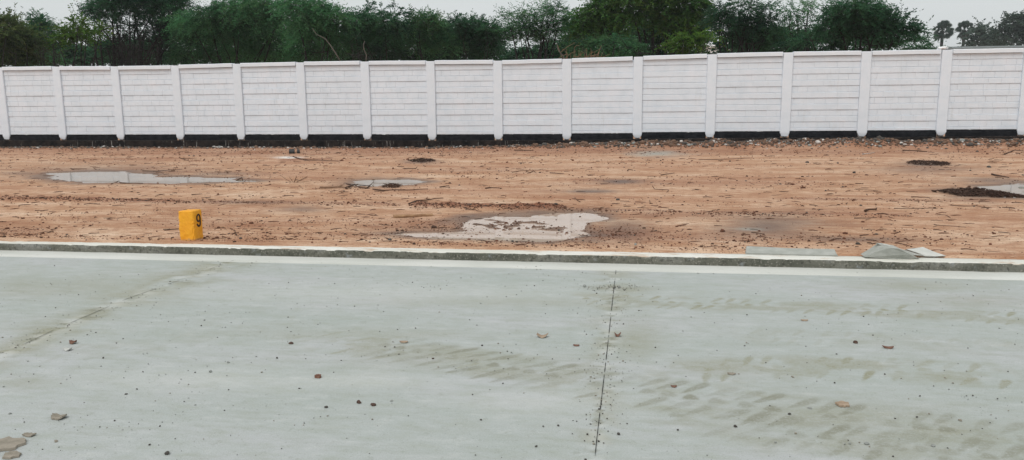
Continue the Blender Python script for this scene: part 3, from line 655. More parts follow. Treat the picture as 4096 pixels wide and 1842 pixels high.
# ------------------------------------------------------------------ yellow boundary stone with its painted 9
b0 = gpt(452*K, 607*K); b1 = gpt(499*K, 608*K)
MX0, MY0 = 0, 0
fl = onz(571/4.826+600, 893/4.826+780, .085); fr = onz(872/4.826+600, 897/4.826+780, .085)
S = (fr[0]-fl[0])*1.02; mx, my = (fl[0]+fr[0])/2, (fl[1]+fr[1])/2+S/2
d = ray(565/4.826+600, 318/4.826+780); MH = CAMZ+d[2]*(my-S/2)/d[1]-.085
stone = thing('boundary_stone', 'yellow painted square marker stone numbered 9 beside the kerb', 'marker stone', (mx, my, .085))
nx, nz = 14, 22
V = []; idx = {}
h = S/2
def skin(u, v, face):
    pass
mb = MB()
bm_pts = []
for iz in range(-1, nz+1):
    z = -.05 if iz < 0 else MH*iz/(nz-1) if iz < nz else MH
    ringp = []
    for side in range(4):
        for k in range(nx):
            t = -1+2*k/nx
            x, y = [(t, -1), (1, t), (-t, 1), (-1, -t)][side]
            c = max(0, abs(x)+abs(y)-1.8)*.3
            x *= (1-c*.45); y *= (1-c*.45)
            hh = h*(1-.012*max(0, iz)/nz)
            wob = .0035*(float(fbm(np.array([x*4+7]), np.array([y*4+z*22]), 3, 121)[0])-.5)*2
            chip = .007*(1 if (abs(x) > .8 and abs(y) > .8) else 0)*float(vnoise(np.array([z*60.]), np.array([side*9.+x]), 5)[0])
            q = 1+(wob-chip)/h
            if iz == nz-1: zz = z-.008+.004*(x*.5-y*.6)
            else: zz = z
            ringp.append((x*hh*q, y*hh*q, zz))
    if iz == nz: ringp = [(x*.93, y*.93, MH+.004*(x/h*.8-y/h*.5)+.0015*random.uniform(-1, 1)) for x, y, zz in ringp]
    bm_pts.append(ringp)
n = 4*nx; V = [p for r_ in bm_pts for p in r_]; Fc = []
for i in range(len(bm_pts)-1):
    for k in range(n): Fc.append([i*n+k, i*n+(k+1) % n, i*n+n+(k+1) % n, i*n+n+k])
V.append((0, 0, MH+.002)); c = len(V)-1; L0 = (len(bm_pts)-1)*n
for k in range(n): Fc.append([L0+k, L0+(k+1) % n, c])
link('stone_body', mesh('stone_body', V, Fc, M['yellow'], False), stone)
# the figure on the right-hand face (x = +h): u runs along +y, w up
def stroke(pts, wd, x):
    V = []; Fc = []
    for i, (u, w) in enumerate(pts):
        a = pts[max(i-1, 0)]; b = pts[min(i+1, len(pts)-1)]; t = np.array([b[0]-a[0], b[1]-a[1]]); t = t/np.linalg.norm(t); nn = np.array([-t[1], t[0]])*wd/2
        for s_ in (1, -1):
            for xx in (x-.006, x): V.append((xx, u+nn[0]*s_, w+nn[1]*s_))
    for i in range(len(pts)-1):
        o = i*4; Fc += [[o+1, o+5, o+7, o+3], [o, o+4, o+5, o+1], [o+2, o+3, o+7, o+6]]
    return V, Fc
mb = MB(); uc, rr = .004, .029
W1 = MH*.74
loop = [(uc+rr*math.cos(t)*1.05, W1+.037*math.sin(t)) for t in np.linspace(0, 2*math.pi, 25)]
tail = [(uc+rr*1.05, W1+.0), (uc+rr*1.08, W1-.034), (uc+rr*1.0, W1-.060)]+[(uc+.001+rr*.98*math.cos(t), W1-.061-.028*math.sin(t)) for t in np.linspace(.15, math.pi*1.02, 12)]
for st in (loop, tail): mb.add(*stroke(st, .017, h*1.0+.0042))
build(mb, 'painted_number', M['ink'], stone)

# ------------------------------------------------------------------ slabs and broken kerb stones behind the kerb
def block(name, mats, corners, thick, label, cat, drop=.0):
    # corners: four top points (photograph 4096 px, height above ground); a solid block with that top face
    P = np.array([onz(a, b, z) for a, b, z in corners]); c = P.mean(0)
    n = np.cross(P[1]-P[0], P[3]-P[0]); n /= np.linalg.norm(n); n = n if n[2] > 0 else -n
    V = []
    for t in (0, 1):
        for i in range(4):
            for s_ in (0, .5):
                p = P[i]*(1-s_)+P[(i+1) % 4]*s_; p = p+(c-p)*(.02 if t == 0 else 0)-n*(thick*t)+rng.normal(0, .003, 3); V.append(p-c)
    V2 = []
    for i in range(8): V2.append(V[i]*np.array([1.02, 1.02, 1])-n*.008)
    V = V[:8]+V2+V[8:]
    Fc = [list(range(8))]+[[q*8+k, q*8+8+k, q*8+8+(k+1) % 8, q*8+(k+1) % 8] for q in (0, 1) for k in range(8)]+[list(range(16, 24))[::-1]]
    o = link(name, mesh(name, V, Fc, mats), None, c); return tag(o, label, cat)
block('cement_slab', M['slab'], [(2983, 1012, .092), (2986, 985, .125), (3340, 997, .125), (3352, 1021, .092)], .06, 'flat grey cement slab lying behind the kerb, left of two broken kerb stones', 'slab')
block('broken_kerb_stone', M['slab'], [(3440, 1019, .09), (3508, 974, .20), (3570, 983, .185), (3650, 1024, .085)], .16, 'tilted grey broken kerb stone half sunk in earth, between slab and pale offcut', 'kerb stone')
block('broken_kerb_stone', M['slab_pale'], [(3592, 1024, .10), (3508, 974, .215), (3556, 981, .20), (3690, 1025, .10)], .05, 'light top face of the tilted grey kerb stone, lit tone painted in', 'kerb stone')  # lit top face of the tilted stone, lightness put into a paler slab
block('cement_offcut', M['slab_pale'], [(3700, 1025, .09), (3624, 996, .15), (3690, 990, .15), (3782, 1026, .09)], .05, 'pale thin cement offcut slanting behind the kerb, rightmost of the pieces', 'slab')
block('cement_block', M['blackblock'], [(1156, 606, .21), (1156, 596.5, .23), (1178, 596.5, .23), (1178, 606, .21)], .14, 'larger of two black cement blocks on the earth near the wall foot', 'block')
block('cement_block', M['blackblock'], [(1188, 606, .20), (1188, 598, .22), (1199, 598, .22), (1199, 606, .20)], .12, 'smaller of two black cement blocks on the earth near the wall foot', 'block')

# ------------------------------------------------------------------ fallen twigs, branches and timber
def z_off(o, s):
    ox, oy = {5: (0, 560), 6: (1024, 560), 7: (2048, 560), 8: (3072, 560)}[o]
    return [(ox+a/1.7549, oy+b/1.7549) for a, b in s]
STICKS = [
 (5, [(780, 315), (840, 291), (850, 306)], .012, 'twig', 'bent loop of twig standing at the front edge of the left puddle'),
 (5, [(845, 308), (900, 311), (1005, 312)], .020, 'twig', 'dark straight stick on the front edge of the left puddle'),
 (5, [(1000, 222), (1100, 225), (1190, 217), (1280, 210)], .016, 'twig', 'long thin curved twig behind the left puddle'),
 (5, [(500, 210), (560, 209), (610, 207)], .016, 'twig', 'short dark twig on the far shore of the left puddle'),
 (5, [(1258, 147), (1262, 130), (1290, 140), (1325, 149)], .022, 'twig', 'forked crooked twig on bare earth near the wall, left of the black blocks'),
 (5, [(1655, 296), (1700, 288), (1725, 294)], .018, 'twig', 'crooked twig at the right tip of the left puddle'),
 (5, [(1345, 391), (1420, 385)], .014, 'twig', 'thin dark twig on the earth between the left puddle and the yellow stone'),
 (5, [(1510, 329), (1580, 331)], .014, 'twig', 'short twig in front of the right end of the left puddle'),
 (5, [(1435, 318), (1480, 325)], .014, 'twig', 'short slanting twig close to the front of the left puddle'),
 (5, [(1145, 634), (1255, 630)], .009, 'twig', 'thin dark twig lying just left of the yellow marker stone'),
 (5, [(1110, 695), (1160, 702)], .006, 'twig', 'tiny twig at the kerb left of the yellow marker stone'),
 (6, [(450, 343), (520, 344), (600, 340), (650, 347)], .034, 'twig_tan', 'tan peeled branch left of the small grey puddle'),
 (6, [(630, 347), (665, 334), (690, 322), (715, 321)], .030, 'twig', 'dark forked branch at the front of the small grey puddle'),
 (6, [(720, 340), (780, 345), (805, 320), (825, 297)], .018, 'twig', 'upturned dark twig at the front of the small grey puddle'),
 (6, [(690, 338), (730, 330), (770, 345)], .016, 'twig', 'tangled dark twig under the upturned one by the small grey puddle'),
 (6, [(820, 352), (900, 361), (1000, 357), (1100, 358), (1205, 350)], .018, 'twig', 'long wavy branch lying in front of the small grey puddle'),
 (6, [(1072, 457), (1130, 434), (1190, 432), (1250, 420), (1310, 416)], .020, 'twig', 'crooked dark branch above the dark soil ridge behind the front puddle'),
 (6, [(1465, 478), (1500, 495), (1540, 496), (1585, 506)], .011, 'twig', 'thin dark twig between the soil ridge and the front puddle'),
 (6, [(260, 121), (310, 140), (370, 146), (440, 148), (580, 155)], .026, 'twig', 'long curved branch lying across the white lime patch'),
 (6, [(1035, 207), (1125, 205), (1132, 188)], .018, 'twig', 'short stick with an upturned end near the dark litter patch'),
 (6, [(1290, 338), (1320, 334), (1355, 330)], .020, 'twig', 'short dark stick right of the small grey puddle'),
 (6, [(1235, 686), (1320, 690), (1430, 694), (1530, 692)], .006, 'twig', 'thin reddish twig along the front shore of the front puddle'),
 (6, [(860, 556), (905, 556)], .007, 'twig', 'tiny twig just left of the old timber'),
 (6, [(975, 664), (1040, 650)], .007, 'twig', 'thin twig at the left tip of the front puddle'),
 (6, [(1360, 424), (1380, 440), (1405, 453)], .008, 'twig_tan', 'pale thin twig right of the crooked dark branch'),
 (6, [(1610, 346), (1660, 342), (1725, 347)], .018, 'twig', 'crumbling dark twig at mid field, right of the small puddle'),
 (6, [(265, 300), (285, 282), (310, 292), (370, 296)], .010, 'twig_tan', 'tuft of tan twigs left of the peeled branch'),
 (7, [(0, 232), (60, 221), (200, 216)], .016, 'twig_tan', 'long tan twig in the middle field, left of a dark straight stick'),
 (7, [(108, 238), (150, 222), (165, 232)], .013, 'twig', 'bent twig crossing a long tan one in the middle field'),
 (7, [(265, 237), (310, 239), (365, 244)], .018, 'twig', 'dark straight stick in the middle field'),
 (7, [(1045, 252), (1090, 245), (1140, 237)], .016, 'twig', 'slightly bent dark twig, far field right of the damp patches'),
 (7, [(985, 322), (1000, 350), (1100, 356), (1085, 374)], .012, 'twig', 'hooked twig with a long upright stem in mid field'),
 (7, [(440, 408), (480, 442)], .009, 'twig', 'thin slanting twig between the front puddle and the damp patches'),
 (7, [(965, 428), (968, 450), (963, 470)], .009, 'twig_tan', 'thin upright looking tan twig behind the right damp soil'),
 (7, [(15, 77), (70, 79), (135, 81)], .030, 'twig', 'thick dark stick lying at the foot of the wall rubble'),
 (7, [(1310, 144), (1450, 141), (1680, 132)], .014, 'twig', 'very long thin twig on the far field below the rubble'),
 (7, [(145, 710), (150, 735), (157, 758)], .006, 'twig', 'short twig pointing at the kerb below the front puddle'),
 (7, [(488, 681), (530, 677), (560, 672)], .009, 'twig', 'dark stick on the right shore of the front puddle'),
 (7, [(1310, 755), (1430, 750), (1520, 748)], .006, 'twig', 'thin twig near the left end of the grey slab'),
 (7, [(810, 222), (815, 213), (850, 218)], .018, 'twig', 'small hooked dark twig in the far field'),
 (8, [(945, 78), (1020, 82), (1115, 89)], .032, 'twig', 'dark plank like stick near the rubble at right'),
 (8, [(1570, 248), (1630, 261), (1690, 272)], .026, 'twig', 'straight dark stick behind the right hand puddle'),
 (8, [(680, 510), (710, 500), (760, 491)], .030, 'twig', 'chunk of dark bark lying on the earth at right'),
 (8, [(1005, 407), (1070, 409), (1135, 413)], .013, 'twig', 'thin twig left of the large dark litter heap'),
 (8, [(1110, 437), (1170, 438), (1225, 441)], .010, 'twig_tan', 'faint tan twig in front of the large dark litter heap'),
 (8, [(1280, 463), (1380, 470), (1450, 467), (1555, 481)], .010, 'twig', 'long thin wavy twig in front of the large dark litter heap'),
 (8, [(1165, 599), (1250, 608), (1390, 619)], .008, 'twig', 'long thin twig on the right foreground earth'),
 (8, [(885, 486), (1000, 487), (1190, 487)], .009, 'twig', 'long straight thin twig right of the bark chunk'),
 (8, [(610, 350), (680, 353), (770, 363)], .010, 'twig_tan', 'thin tan twig in the open field above the bark chunk'),
 (8, [(605, 555), (690, 556), (765, 551)], .010, 'twig', 'thin dark twig below the bark chunk'),
 (8, [(890, 730), (940, 737), (1005, 754)], .009, 'twig', 'dark twig poking up behind the tilted kerb stone'),
 (8, [(1660, 71), (1730, 76), (1797, 85)], .024, 'twig', 'dark stick at the far right edge beside the rubble'),
 (8, [(665, 71), (750, 72)], .022, 'stone_pale', 'white straight stick at the foot of the rubble at right'),
 (8, [(1312, 38), (1400, 35)], .024, 'stone_pale', 'pale straight stick lying on the rubble at right'),
]
for o_, pts, r_, mm, lab in STICKS:
    q = z_off(o_, pts); up_ = ('upright' in lab or 'upturned' in lab or 'forked crooked' in lab or 'bent loop' in lab or 'hooked twig' in lab)
    P = []
    for k in range(len(q)):
        P.append(gpt(*q[k]))
        if k < len(q)-1:
            a, b = gpt(*q[k]), gpt(*q[k+1]); c = (a+b)/2+rng.normal(0, .012, 3)*np.array([1, 1.5, 0]); P.append(c)
    P = np.array(P); P[:, 2] = [gz(p[0], p[1])+r_*.6+.004 for p in P]
    if up_:                                               # ends that rise off the ground
        k = 0 if lab.startswith(('forked', 'hooked')) else (2 if 'loop' in lab else len(P)-1)
        q2 = q[min(len(q)-1, (k+1)//2)]; base = P[min(max(k-2, 2), len(P)-2)] if k else P[2]
        t = ony(q2[0], q2[1], base[1]); P[k] = t; P[k][2] = max(P[k][2], gz(t[0], t[1])+r_)
        nb = 1 if k == 0 else k-1
        P[nb] = (P[k]+P[2 if k == 0 else k-2])/2
    c0 = P[0].copy(); mb = MB(); rad = [r_*.55*(1-.45*i/(len(P)-1))*random.uniform(.85, 1.15) for i in range(len(P))]
    mb.tube(P-c0, rad, 6)
    if len(P) >= 7 and r_ > .010:
        i = len(P)//2; d = P[i]-P[i-1]; sd = np.array([-d[1], d[0], 0])*.9*random.choice((-1, 1))
        mb.tube([P[i]-c0, P[i]+d*.6+sd-c0+[0, 0, .01], P[i]+d*1.1+sd*1.3-c0+[0, 0, .02]], [r_*.35, r_*.25, r_*.12], 5)
    if 'tuft' in lab:
        for _ in range(9):
            e = rng.normal(0, 1, 3)*[.28, .16, 0]; mb.tube([e*.2, e*.6+[0, 0, .05], e+[0, 0, .08+.06*random.random()]], [.006, .005, .003], 5)
    tag(build(mb, 'stick' if 'stick' in lab or 'bark' in lab else 'branch' if 'branch' in lab else 'twig', M[mm], None, c0, True), lab, 'stick' if 'stick' in lab or 'bark' in lab else 'branch' if 'branch' in lab else 'twig')
a, b = gpt(1024+965/1.7549, 560+547/1.7549), gpt(1024+1240/1.7549, 560+534/1.7549)
mb = MB(); d = b-a; nn = np.array([-d[1], d[0], 0])/np.linalg.norm(d)
prof = [(-.035, 0), (-.038, .022), (-.012, .040), (.014, .036), (.036, .026), (.038, 0)]
V = []
for t in np.linspace(0, 1, 9):
    w = 1-.25*t+random.uniform(-.06, .06)
    for (s_, hz) in prof: V.append(d*t+nn*s_*w+np.array([0, 0, hz*w+random.uniform(-.003, .003)])+d/np.linalg.norm(d)*random.uniform(-.01, .01))
Fc = [[i*6+k, i*6+(k+1) % 6, i*6+6+(k+1) % 6, i*6+6+k] for i in range(8) for k in range(6)]+[list(range(6))[::-1], [48+k for k in range(6)]]
mb.add(V, Fc); tag(build(mb, 'old_timber', M['log'], None, a+[0, 0, .0]), 'short piece of weathered brown timber left of the front puddle', 'timber')

# ------------------------------------------------------------------ dark litter heaps
def heap(cx, cy, rx_, ry_, n, label, hgt, name='litter_heap', L=.09, mm='dung'):
    c = gpt(cx*K, cy*K); ex = np.linalg.norm(gpt((cx+rx_)*K, cy*K)-c); ey = abs(gpt(cx*K, (cy+ry_)*K)[1]-c[1])
    mb = MB()
    for _ in range(n):
        t = random.random()*6.283; q = math.sqrt(random.random())*(.72+.5*float(vnoise(np.array([t*2.2]), np.array([cx*.1]), 9)[0])); x, y = ex*q*math.cos(t), ey*q*math.sin(t)*(1 if math.cos(t) > 0 else .8)
        y -= x*.22*(ey/ex)*1.0
        z = gz(c[0]+x, c[1]+y)-c[2]+hgt*max(0, 1.2-q*q)*random.random()*float(vnoise(np.array([x*3]), np.array([y*2]), 3)[0])*1.6
        a = random.random()*3.14; l = L*random.uniform(.4, 1.3)
        dv = np.array([math.cos(a), math.sin(a), random.uniform(-.25, .45)])*l
        p = np.array([x, y, z+.01])
        mb.tube([p-dv*.5, p+[0, 0, .01], p+dv*.5], [.004, random.uniform(.004, .010), .002], 4)
    tag(build(mb, name, M[mm], None, c), label, 'litter heap')
heap(2335, 413, 52, 5.5, 330, 'dark brown litter heap in the far field, smaller of the two at right', .06)
heap(2464, 489, 54, 10, 900, 'large flat heap of wet dark litter beside the right edge puddle', .065)
heap(1062, 406, 36, 3.2, 200, 'low patch of dark rotten leaves in the far field, left of centre', .06)
heap(985, 471, 22, 3, 70, 'small tangle of dark debris at the front of the middle puddle', .05, 'litter_heap', .12, 'twig')

# ------------------------------------------------------------------ loose stones, leaves and flakes
def stone(px_, py_, size, mm, label, group=None, ground_=True, flat=.65, name='stone', cat='stone'):
    p = gpt(px_*K, py_*K) if ground_ else onz(px_*K, py_*K, .002)
    size *= .68 if not ground_ else 1
    o = link(name, rock_mesh(size, M['clod_dark' if (mm == 'stone_red' and not ground_) else mm], flat), None, (p[0], p[1], p[2]-size*.1), (0, 0, random.random()*6.28)); return tag(o, label, cat, group)
FIELD = [
 (2570, 476, .055, 'stone_grey', 'round grey stone standing in the puddle at the right edge'), (1598, 617, .022, 'stone_grey', 'grey stone on the earth by the kerb, below the front puddle'),
 (1599, 624, .016, 'stone_red', 'red brown clod touching the kerb below a grey stone'), (3.9, 1, 0, '', '')]
for x, y, s, mm, lab in FIELD[:3]: stone(x, y, s, mm, lab)
stone(2158, 615, .028, 'stone', 'dark grey stone just left of the tilted kerb stone', None)
stone(343, 502, .030, 'twig', 'flat dark chip of wood on the earth left of the marker stone', None, True, .3, 'wood_chip', 'wood chip')
stone(1940, 627, .045, 'stone_red', 'heap like red brown clod against the left end of the slab', None, True, .5, 'clod', 'clod')
stone(1250, 582, .0, 'stone', 'x') if False else None
stone(2487, 422, .05, 'stone', 'dark angular clod right of the smaller litter heap', None, True, .6, 'clod', 'clod')
stone(2240, 358, .085, 'stone_pale', 'large pale tilted stone on the rubble at right', None, True, .55)
stone(2185, 359, .06, 'stone_pale', 'pale rounded stone on the rubble left of the large tilted one', None, True, .6)
stone(1788, 362, .07, 'stone_pale', 'whitish stone high on the rubble, right of centre', None, True, .7)
stone(1183, 384, .055, 'stone_pale', 'white scrap of plaster on the far earth left of centre', None, True, .3)
stone(900, 382, .03, 'stone_pale', 'small white chip right of the black blocks', None, True, .5)
stone(864, 377, .03, 'stone_pale', 'white fragment close to the footing right of the black blocks', None, True, .5)
stone(640, 378, .03, 'stone_pale', 'white chip near the rubble left of the black blocks', None, True, .5)
stone(627, 444, .03, 'stone_pale', 'small white flake on earth right of the left puddle', None, True, .3)
SM = [(170, 612), (171, 619), (205, 626), (217, 605), (786, 604), (1278, 597), (1245, 582), (1250, 607), (818, 602), (785, 611), (908, 604), (845, 620), (1055, 622), (1330, 611), (1450, 603), (1705, 598), (1790, 620), (1870, 618), (1885, 596), (2120, 610), (2490, 616), (1530, 620), (1300, 610), (1660, 600), (1560, 575), (1030, 560), (900, 560), (1095, 595), (1180, 603), (950, 615), (780, 603), (218, 535), (185, 548), (1760, 520), (2180, 490), (2030, 410), (2035, 380), (1690, 412), (1835, 407), (1560, 398), (1360, 411), (1310, 413), (2400, 430), (2440, 430), (860, 405), (1025, 402), (1250, 403), (1440, 405), (2107, 412), (2148, 436)]
for i, (x, y) in enumerate(SM):
    s = random.uniform(.010, .02)*(1 if y > 480 else 2.2)
    stone(x, y, s, random.choice(['stone', 'stone_red', 'stone_red']), 'small dark clod lying loose on the bare orange earth', 'small clods on the earth', True, .7, 'clod', 'clod')
def zr(o, x, y):
    ox = {1: 0, 2: 1024, 3: 2048, 4: 3072}[o]; return ((ox+x/1.749)/K, (1180+y/1.749)/K)
RD = [
 (1, 1170, 1112, .021, 'stone', 'dark elongated pebble nearest the bottom edge of the concrete', .6), (1, 1471, 540, .015, 'stone_grey', 'angular grey pebble on the concrete left of the ring shaped husk', .8),
 (1, 722, 443, .010, 'stone', 'round black pebble on the concrete at left, below pale flake', .8), (1, 882, 695, .014, 'stone', 'thin black chip on the left half of the concrete', .35),
 (1, 70, 832, .013, 'stone_grey', 'flat grey pebble near the left edge of the concrete', .5), (1, 392, 1026, .019, 'mudflake', 'brown flat pebble below the larger mud flake at left', .4),
 (2, 722, 757, .021, 'stone_red', 'reddish clod at mid concrete, left of a brown wedge shaped one', .8), (2, 820, 772, .024, 'stone_red', 'brown wedge shaped clod right of a reddish round one', .5),
 (2, 490, 789, .015, 'stone', 'brown rounded pebble left of the pair of clods', .7), (2, 948, 743, .013, 'stone_grey', 'flat grey pebble right of the pair of clods', .5),
 (2, 243, 341, .030, 'stone_red', 'long dark clod on the concrete, upper left of centre', .45), (2, 148, 444, .010, 'stone', 'black crumb below the long dark clod', .9),
 (2, 1582, 356, .011, 'stone', 'dark pebble among the tread prints left of the joint', .7), (2, 1238, 447, .014, 'stone_red', 'brown pebble between tread prints at centre', .6),
 (2, 1573, 875, .011, 'stone', 'dark flat pebble alone on the concrete, bottom centre', .5), (2, 302, 655, .012, 'stone', 'dark flat chip below the ring shaped husk', .4),
 (3, 747, 977, .014, 'stone', 'round dark pebble just right of the lower joint', .8), (3, 324, 916, .010, 'stone', 'small black pebble just left of the lower joint', .6),
 (3, 1160, 947, .009, 'stone', 'small black pebble in the lower right of the concrete, near the joint', .8), (3, 1563, 924, .015, 'stone', 'brown black pebble on dark tread prints right of the joint', .7),
 (3, 170, 1062, .010, 'stone', 'dark crumb lower left of the joint end', .7), (3, 1003, 370, .008, 'stone', 'single dark crumb right of the red curled leaf', .8),
 (3, 510, 1030-1030+1, .0, '', '', 0),
 (4, 612, 338, .022, 'stone_red', 'dark reddish clod on the right part of the concrete', .8), (4, 150, 836, .014, 'stone', 'black pebble right of centre on muddy prints', .7),
 (4, 690, 1044, .018, 'stone_grey', 'olive grey pebble near the bottom right', .5), (4, 1155, 1057, .015, 'stone_grey', 'greyish pebble at the bottom right beside faint prints', .5),
 (4, 1345, 879, .015, 'mudflake', 'brown flat pebble on the tyre track at right', .5), (4, 172, 575, .016, 'mudflake', 'flat olive pebble in the right half near the mud prints', .4),
 (4, 290, 792, .020, 'stone_grey', 'grey flake beside the tan mud cake', .25), (4, 465, 617, .009, 'stone', 'small black crumb below the mud prints at right', .7),
 (4, 480, 414, .011, 'stone', 'thin dark chip left below the dark reddish clod', .35), (4, 1063, 708, .010, 'stone', 'small dark chip in the clear area at far right', .4),
 (4, 1433, 706, .008, 'stone', 'dark crumb right of a cluster of specks at far right', .6)]
for o_, x, y, s, mm, lab, fl_ in RD:
    if s: stone(*zr(o_, x, y), s, mm, lab, None, False, fl_, 'pebble', 'pebble')
stone(1470, 721, .024, 'stone_grey', 'grey lump of mortar on the concrete left of the top of the joint', None, False, .8, 'mortar_lump', 'mortar')
stone(1556, 724, .018, 'stone_grey', 'grey lump of mortar right of the top of the joint', None, False, .7, 'mortar_lump', 'mortar')
for i in range(60):
    t = random.random(); yy = 2.95+(KY-3.4)*random.random(); xx = random.uniform(-.95, .56)*yy
    o = link('pebble', rock_mesh(random.uniform(.003, .007), M['stone'], .6, 1), None, (xx, yy, .002), (0, 0, random.random()*6)); tag(o, 'tiny dark pebble lying loose on the grey concrete', 'pebble', 'tiny pebbles on the concrete')
def flake(px_, py_, a, b, mm, label, cat, name, thick=.006, curl=.0, ground_=False, seed=1, rot=0., hole=False):
    a *= .72 if a < .1 else .9; b *= .62 if a < .1 else .7; p = onz(px_*K, py_*K, .003); r = random.Random(seed); n = 22; V = []; 
    prof = [1+r.uniform(-.22, .2) for _ in range(n)]
    for ring_, (q, z) in enumerate(((1.0, -.001), (.97, thick), (.5, thick*1.2), (.12, thick*.9))):
        for k in range(n):
            t = 2*math.pi*k/n; m_ = q*prof[k]; x, y = a*m_*math.cos(t), b*m_*math.sin(t)
            zz = z+curl*((x/a)**2) if not hole else z*(1 if ring_ < 3 else .2)+(.004 if ring_ == 1 else 0)
            V.append((x, y, zz+r.uniform(-.0006, .0006)))
    Fc = [[i*n+k, i*n+(k+1) % n, i*n+n+(k+1) % n, i*n+n+k] for i in range(3) for k in range(n)]+[[3*n+k for k in range(n)]]
    o = link(name, mesh(name, V, Fc, M[mm]), None, (p[0], p[1], .003), (0, 0, rot)); return tag(o, label, cat)
flake(*zr(1, 45, 1050), .10, .105, 'mudflake', 'big flat cake of dried mud at the bottom left corner', 'mud cake', 'mud_cake', .011, 0, seed=3)
flake(*zr(1, 85, 1125), .06, .05, 'mudflake', 'ragged streak of mud below the big mud cake', 'mud cake', 'mud_cake', .008, 0, seed=4)
flake(*zr(1, 410, 862), .052, .045, 'mudflake', 'curled flake of dried mud at the left of the concrete', 'mud flake', 'mud_flake', .007, .012, seed=5)
flake(*zr(1, 512, 338), .030, .035, 'leaf_dead', 'brown flake beside the worn left joint', 'mud flake', 'mud_flake', .008, .012, seed=6)
flake(*zr(1, 475, 385), .040, .035, 'slab_pale', 'pale peeled flake of cement below the brown one', 'cement flake', 'cement_flake', .004, .016, seed=7)
flake(*zr(1, 205, 984), .042, .03, 'mudflake', 'thin grey mud flake above the big mud cake', 'mud flake', 'mud_flake', .005, .006, seed=8)
flake(*zr(2, 434, 577), .026, .026, 'leaf_dead', 'ring shaped brown husk on the concrete', 'husk', 'seed_husk', .010, 0, seed=9, hole=True)
flake(*zr(2, 1036, 330), .036, .03, 'leaf_tan', 'tan dry leaf on the concrete left of centre', 'leaf', 'dead_leaf', .003, .004, seed=10)
flake(*zr(3, 212, 293), .055, .045, 'leaf_tan', 'curled tan leaf husk left of the joint', 'leaf', 'dead_leaf', .004, .022, seed=11)
flake(*zr(3, 450, 355), .028, .024, 'leaf_dead', 'flat red brown leaf left of the joint', 'leaf', 'dead_leaf', .003, .003, seed=12)
flake(*zr(3, 738, 288), .030, .034, 'leaf_dead', 'dark red curled leaf just right of the joint', 'leaf', 'dead_leaf', .006, .022, seed=13)
flake(*zr(3, 1132, 642), .022, .020, 'leaf_dead', 'small red brown leaf right of the joint', 'leaf', 'dead_leaf', .003, .004, seed=14)
flake(*zr(3, 1535, 553), .030, .024, 'mudflake', 'brownish leaf on the mud prints right of the joint', 'leaf', 'dead_leaf', .003, .003, seed=15)
flake(*zr(4, 840, 372), .048, .022, 'leaf_dead', 'long reddish leaf at the right of the concrete', 'leaf', 'dead_leaf', .006, .010, seed=16, rot=-.15)
flake(*zr(4, 520, 768), .045, .05, 'leaf_tan', 'tan cake of mud in the lower right of the concrete', 'mud cake', 'mud_cake', .008, 0, seed=17)
flake(*zr(4, 255, 179), .034, .025, 'leaf_tan', 'small tan leaf near the upper right tyre track', 'leaf', 'dead_leaf', .003, .004, seed=18)

